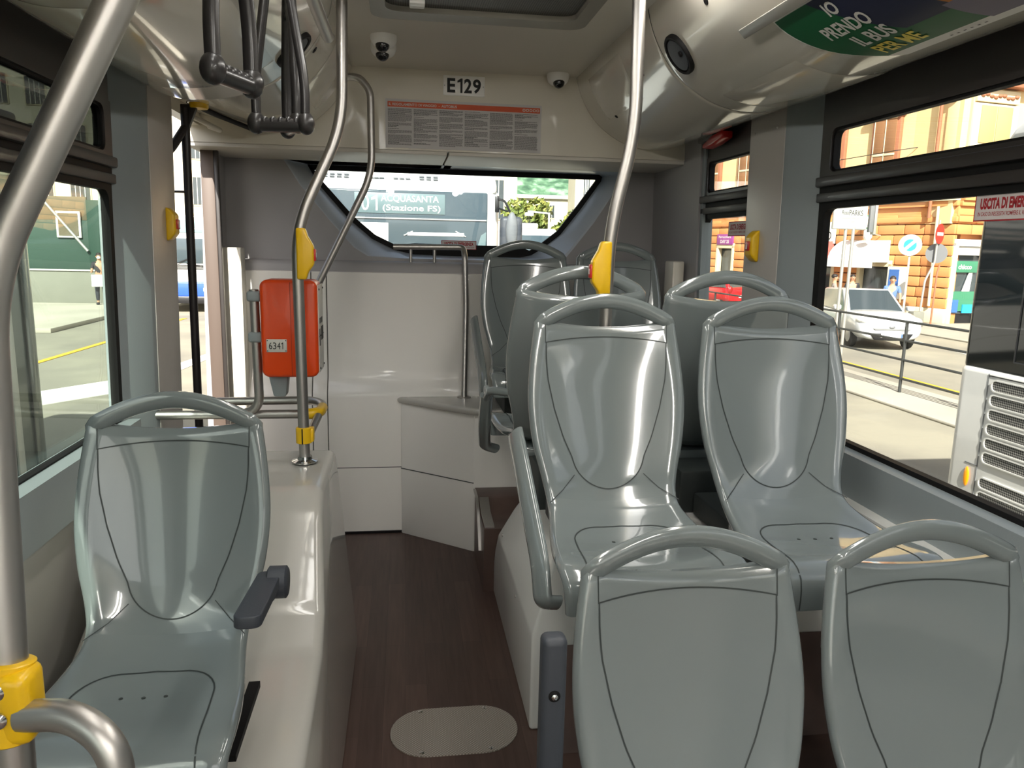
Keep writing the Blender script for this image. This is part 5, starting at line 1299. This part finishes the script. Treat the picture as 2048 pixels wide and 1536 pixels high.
# white van and tree and buildings behind
g = E('van', 'white van half hidden beyond the bus behind, below the trees', 'van', (3.7, 23, GZ))
mb = MB(); mb.prism([(22.0, 1.0), (22.35, 2.0), (22.6, 2.12), (26.5, 2.12), (26.5, -.4), (22.0, -.4)], 2.9, 4.55, M2['busw'], 'x', .10, seg=3); mb.build('body', g)
MB().prism([(22.02, 1.15), (22.30, 1.88), (22.27, 1.92), (21.98, 1.18)], 3.05, 4.40, M2['busglass'], 'x', .01).build('windscreen', g)
MB().box((3.2, 22.7, 2.12), (4.0, 23.4, 2.28), M2['busw'], .05).build('roof_box', g)
for x in (2.92, 4.53): MB().lathe([(.36, -.1), (.36, .1), (.2, .11)], M2['tyre'], (x, 23, GZ+.36), (1 if x > 3.7 else -1, 0, 0), 22).build('wheel', g)
def tree(label, loc, h, r, seed, nb=9):
    g = E('tree', label, 'tree', loc, 'trees beyond the bus behind'); rr = random.Random(seed); x, y, z = loc
    MB().tube([(x, y, z), (x+.1, y, z+h*.35), (x-.05, y+.1, z+h*.6)], [.22, .17, .10], M2['bark'], 10).build('trunk', g)
    vs, fs = [], []
    for k in range(nb):
        a = rr.uniform(0, 2*PI); d = rr.uniform(0, r*.65); c = V((x+d*math.cos(a), y+d*math.sin(a), z+h*rr.uniform(.52, .86))); R = r*rr.uniform(.38, .55)
        for _ in range(330):
            q = V((rr.gauss(0, 1), rr.gauss(0, 1), rr.gauss(0, .85))).normalized()*R*rr.uniform(.72, 1.05)+c
            n = V((rr.gauss(0, 1), rr.gauss(0, 1), rr.gauss(0, 1))).normalized(); t = n.orthogonal().normalized(); b_ = n.cross(t); s = rr.uniform(.09, .17)
            i = len(vs); vs += [q-t*s, q+b_*s*.5, q+t*s, q-b_*s*.5]; fs.append((i, i+1, i+2, i+3))
    MB().add(vs, fs, M2['leaf']).build('crown', g, smooth=0)
tree('leafy tree left of centre in the rear window above the white van', (4.6, 28.3, GZ), 4.3, 1.1, 1); tree('leafy tree just right of the other one in the rear window', (6.9, 31.5, GZ), 4.4, 1.2, 2); tree('low leafy tree at the right end of the rear window', (5.9, 27, GZ), 3.4, 1.0, 3, 7)
mb = MB(); rr = random.Random(5); P = []
for i in range(40):
    row = []
    for j in range(24):
        x = -60+200*i/39; t = j/23; y = 150+120*t; z = -1+46*(1-(1-t)**2)+rr.uniform(-1.5, 1.5); row.append((x, y, z))
    P.append(row)
S(mb.grid(P, M2['hill']).build('hill'))
def block(label, x0, x1, y0, y1, zt, wall, wins, roof=True, name='apartment_building'):
    g = E(name, label, 'building', ((x0+x1)/2, (y0+y1)/2, GZ))
    MB().box((x0, y0, GZ), (x1, y1, zt), wall).build('wall', g)
    if roof: MB().box((x0-.25, y0-.25, zt), (x1+.25, y1+.25, zt+.3), M2['roofp'], .05).build('roof', g)
    for (wx, wz, ww, wh) in wins:
        f = MB().box((wx-.08, y0-.05, wz-.08), (wx+ww+.08, y0+.02, wz+wh+.08), M2['stone'], .02).build('window', g)
        p = MB().box((wx, y0-.07, wz), (wx+ww, y0-.045, wz+wh), M2['wglass'])
        for k in range(1, 4): p.box((wx+ww*k/4-.02, y0-.09, wz), (wx+ww*k/4+.02, y0-.065, wz+wh), M2['signw'])
        p.build('pane', f)
block('pale building rising behind the bus at the rear window, left of the hill', -6, 6.6, 45, 55, 12, M2['pale'], [(4.6, 3.2, 1.2, 2.2), (-1, 3.2, 1.2, 2.2)])
block('pale building with tall dark windows at the right edge of the rear window', 10.1, 24, 45, 47, 14, M2['pale'], [(10.6, 3.2, .35, 2.6), (11.25, 3.2, .35, 2.6), (11.95, 3.2, .35, 2.6), (12.7, 3.2, .35, 2.6), (14, 3.2, .35, 2.6)])
block('low pale building in front of the wooded hill', 8.8, 16, 62, 66, 5.5, M2['pale'], [(9.4, 4, .8, 1), (11.4, 4, .8, 1)])
g = E('street_lamp', 'slim white street lamp arm before the trees in the rear window', 'street lamp', (4.9, 26, GZ))
MB().tube([(4.95, 26, GZ), (4.95, 26, 2.75)], .035, M2['signw'], 8).build('post', g); MB().tube([(4.95, 26, 2.72), (4.2, 26, 2.78)], .03, M2['signw'], 8).build('arm', g); MB().box((4.1, 25.9, 2.62), (4.4, 26.1, 2.74), M2['signw'], .03).build('lamp_head', g)

# ================================================================= left side of the square
mb = MB(); mb.box((-16, 28.0, GZ), (-9.0, 28.25, .42), M2['conc'], .02); S(mb.build('wall_street'))
mb = MB(); mb.box((-16, 27.95, .42), (-9.0, 28.3, .47), M2['signw'], .02); S(mb.build('trim_street_wall'))
g = E('hoarding', 'dark green hoarding with a brown upper panel behind the concrete street wall', 'hoarding', (-12.5, 28.6, GZ))
MB().box((-17, 28.5, GZ), (-10.5, 28.6, 2.15), M2['hoard'], .01).build('panel', g); MB().box((-17, 28.52, 2.15), (-10.9, 28.6, 2.95), M2['brownp'], .01).build('top_panel', g)
MB().box((-10.9, 28.45, GZ), (-9.3, 28.6, 2.85), M2['hoard'], .01).build('side_panel', g)
mb = MB(); mb.box((-11.9, 28.42, 1.55), (-11.1, 28.5, 2.45), M2['signw'], .01); mb.box((-11.82, 28.40, 1.62), (-11.18, 28.43, 2.38), M2['brownp']); mb.build('notice_frame', g)
mb = MB(); mb.tube([(-12.3, 28.35, 2.9), (-10.9, 28.35, 1.1)], .05, M2['galv'], 10); mb.build('strut', g)
wl = []
for i in range(8):
    for j in range(4): wl.append((-22.6+1.95*i+(.5 if i > 4 else 0), 3.6+2.6*j, 1.0, 1.55))
block('long white building with barred windows beyond the square on the left', -24, -8.2, 47, 57, 14.5, M2['pale'], wl)
g = E('bus', 'white and blue bus facing the open rear door across the square', 'bus', (-7.15, 31, GZ))
LX0, LX1, LY = -8.42, -5.9, 26.0
mb = MB(); mb.prism([((LX0+LX1)/2+a, LY+5.5+b) for a, b in rrect(LX1-LX0, 11, .22, 6)], -.45, 2.35, M2['busw'], 'z', .05, seg=3); mb.build('body', g)
mb = MB(); mb.box((LX0+.12, LY-.02, .80), (LX1-.12, LY+.05, 1.62), M2['busglass'], .03); mb.build('windscreen', g)
mb = MB(); mb.box((LX0+.12, LY-.03, 1.80), (LX1-.12, LY+.05, 2.22), mat('teal_header', '7fa6a8', .3, coat=.4), .02)
Ml = frame((0, LY-.034, 0), (1, 0, 0), (0, 0, 1)); mb.text('C', M2['papr'], Ml @ Mx.Translation((-7.43, 2.0, 0)), .16, .22, bold=.03); mb.text('SUE', M2['papr'], Ml @ Mx.Translation((-6.72, 2.0, 0)), .5, .22, bold=.03); mb.build('header_display', g)
mb = MB(); mb.box((LX0-.005, LY-.03, -.28), (LX1+.005, LY+.3, .22), M2['busb'], .06, seg=3); mb.build('blue_skirt', g)['label'] = 'blue lower front'
mb = MB(); mb.box((LX0+.1, LY-.02, -.50), (LX1-.1, LY+.2, -.28), M2['blk'], .02); mb.build('bumper', g)
mb = MB(); 
for z in (.62, .66, .70, .74): mb.box((LX0+.2, LY-.02, z), (LX1-.2, LY+.01, z+.018), M2['blk'])
mb.tube([(-7.5, LY-.05, .72), (-6.9, LY-.06, .98)], .014, M2['blk'], 6); mb.tube([(-6.4, LY-.05, .72), (-7.0, LY-.06, .80)], .014, M2['blk'], 6); mb.build('wiper_panel', g)
for x in (-7.95, -6.35): MB().box((x-.18, LY-.045, -.10), (x+.18, LY-.02, .02), M2['lampw'], .01).build('headlamp', g)
for x in (LX0+.05, LX1-.05): MB().lathe([(.46, -.1), (.46, .05), (.2, .06)], M2['tyre'], (x, LY+2.2, GZ+.46), (1 if x > -7 else -1, 0, 0), 22).build('wheel', g)
# ================================================================= light
w = bpy.data.worlds.new('sky'); SC.world = w; w.use_nodes = True
nt = w.node_tree
for n_ in list(nt.nodes): nt.nodes.remove(n_)
o_ = nt.nodes.new('ShaderNodeOutputWorld'); bg = nt.nodes.new('ShaderNodeBackground'); sk = nt.nodes.new('ShaderNodeTexSky')
sk.sky_type = 'NISHITA'; sk.sun_disc = False; sk.sun_elevation = math.radians(38.6); sk.sun_rotation = math.radians(194)
sk.air_density = 1.0; sk.dust_density = 2.5; sk.ozone_density = 1
hs = nt.nodes.new('ShaderNodeHueSaturation'); hs.inputs['Saturation'].default_value = .45; nt.links.new(sk.outputs[0], hs.inputs['Color']); nt.links.new(hs.outputs[0], bg.inputs[0]); nt.links.new(bg.outputs[0], o_.inputs[0]); bg.inputs[1].default_value = .09
sd = bpy.data.lights.new('sun', 'SUN'); so = bpy.data.objects.new('sun', sd); COL.objects.link(so)
sd.energy = 5.0; sd.angle = math.radians(.6); sd.color = (1, .95, .86)
so.rotation_euler = V((.25, 1.2, -1.0)).to_track_quat('-Z', 'Y').to_euler(); so.location = (-6, -12, 14)
# lamp strips added out of view along both sides to brighten the saloon
for x, sd_ in ((-.19, 'left'), (.77, 'right')):
    for y0, y1, st, wh in ((-2.9, -.45, 14, 'front part'), (.55, 2.2, 7.5, 'middle part')):
        ym = (y0+y1)/2; lensm = mat('fill_diffuser_'+wh[:5], 'f4f0e6', .4, emit='faf7f2', estr=st)
        g = E('added_fill_strip', 'long fill light strip added over the '+wh+' of the saloon on the '+sd_+' side', 'lamp', (x, ym, 2.34))
        MB().box((x-.06, y0-.02, 2.335), (x+.06, y1+.02, 2.352), MT['whitep'], .006).build('housing', g)
        MB().prism([(x+.05*math.cos(PI+PI*k/10), 2.335+.045*math.sin(PI+PI*k/10)) for k in range(11)], y0, y1, lensm, 'y').build('diffuser', g)
vs_ = SC.view_settings; SC.display_settings.display_device = 'sRGB'
vs_.view_transform = 'Standard'; vs_.look = 'None'; vs_.gamma = 1; vs_.use_curve_mapping = False; vs_.exposure = 1.4
cy = SC.cycles; cy.use_denoising = True; cy.max_bounces = 10; cy.diffuse_bounces = 6; cy.glossy_bounces = 5; cy.transparent_max_bounces = 24; cy.transmission_bounces = 4
cy.sample_clamp_indirect = 8; cy.caustics_reflective = False; cy.caustics_refractive = False
fin()
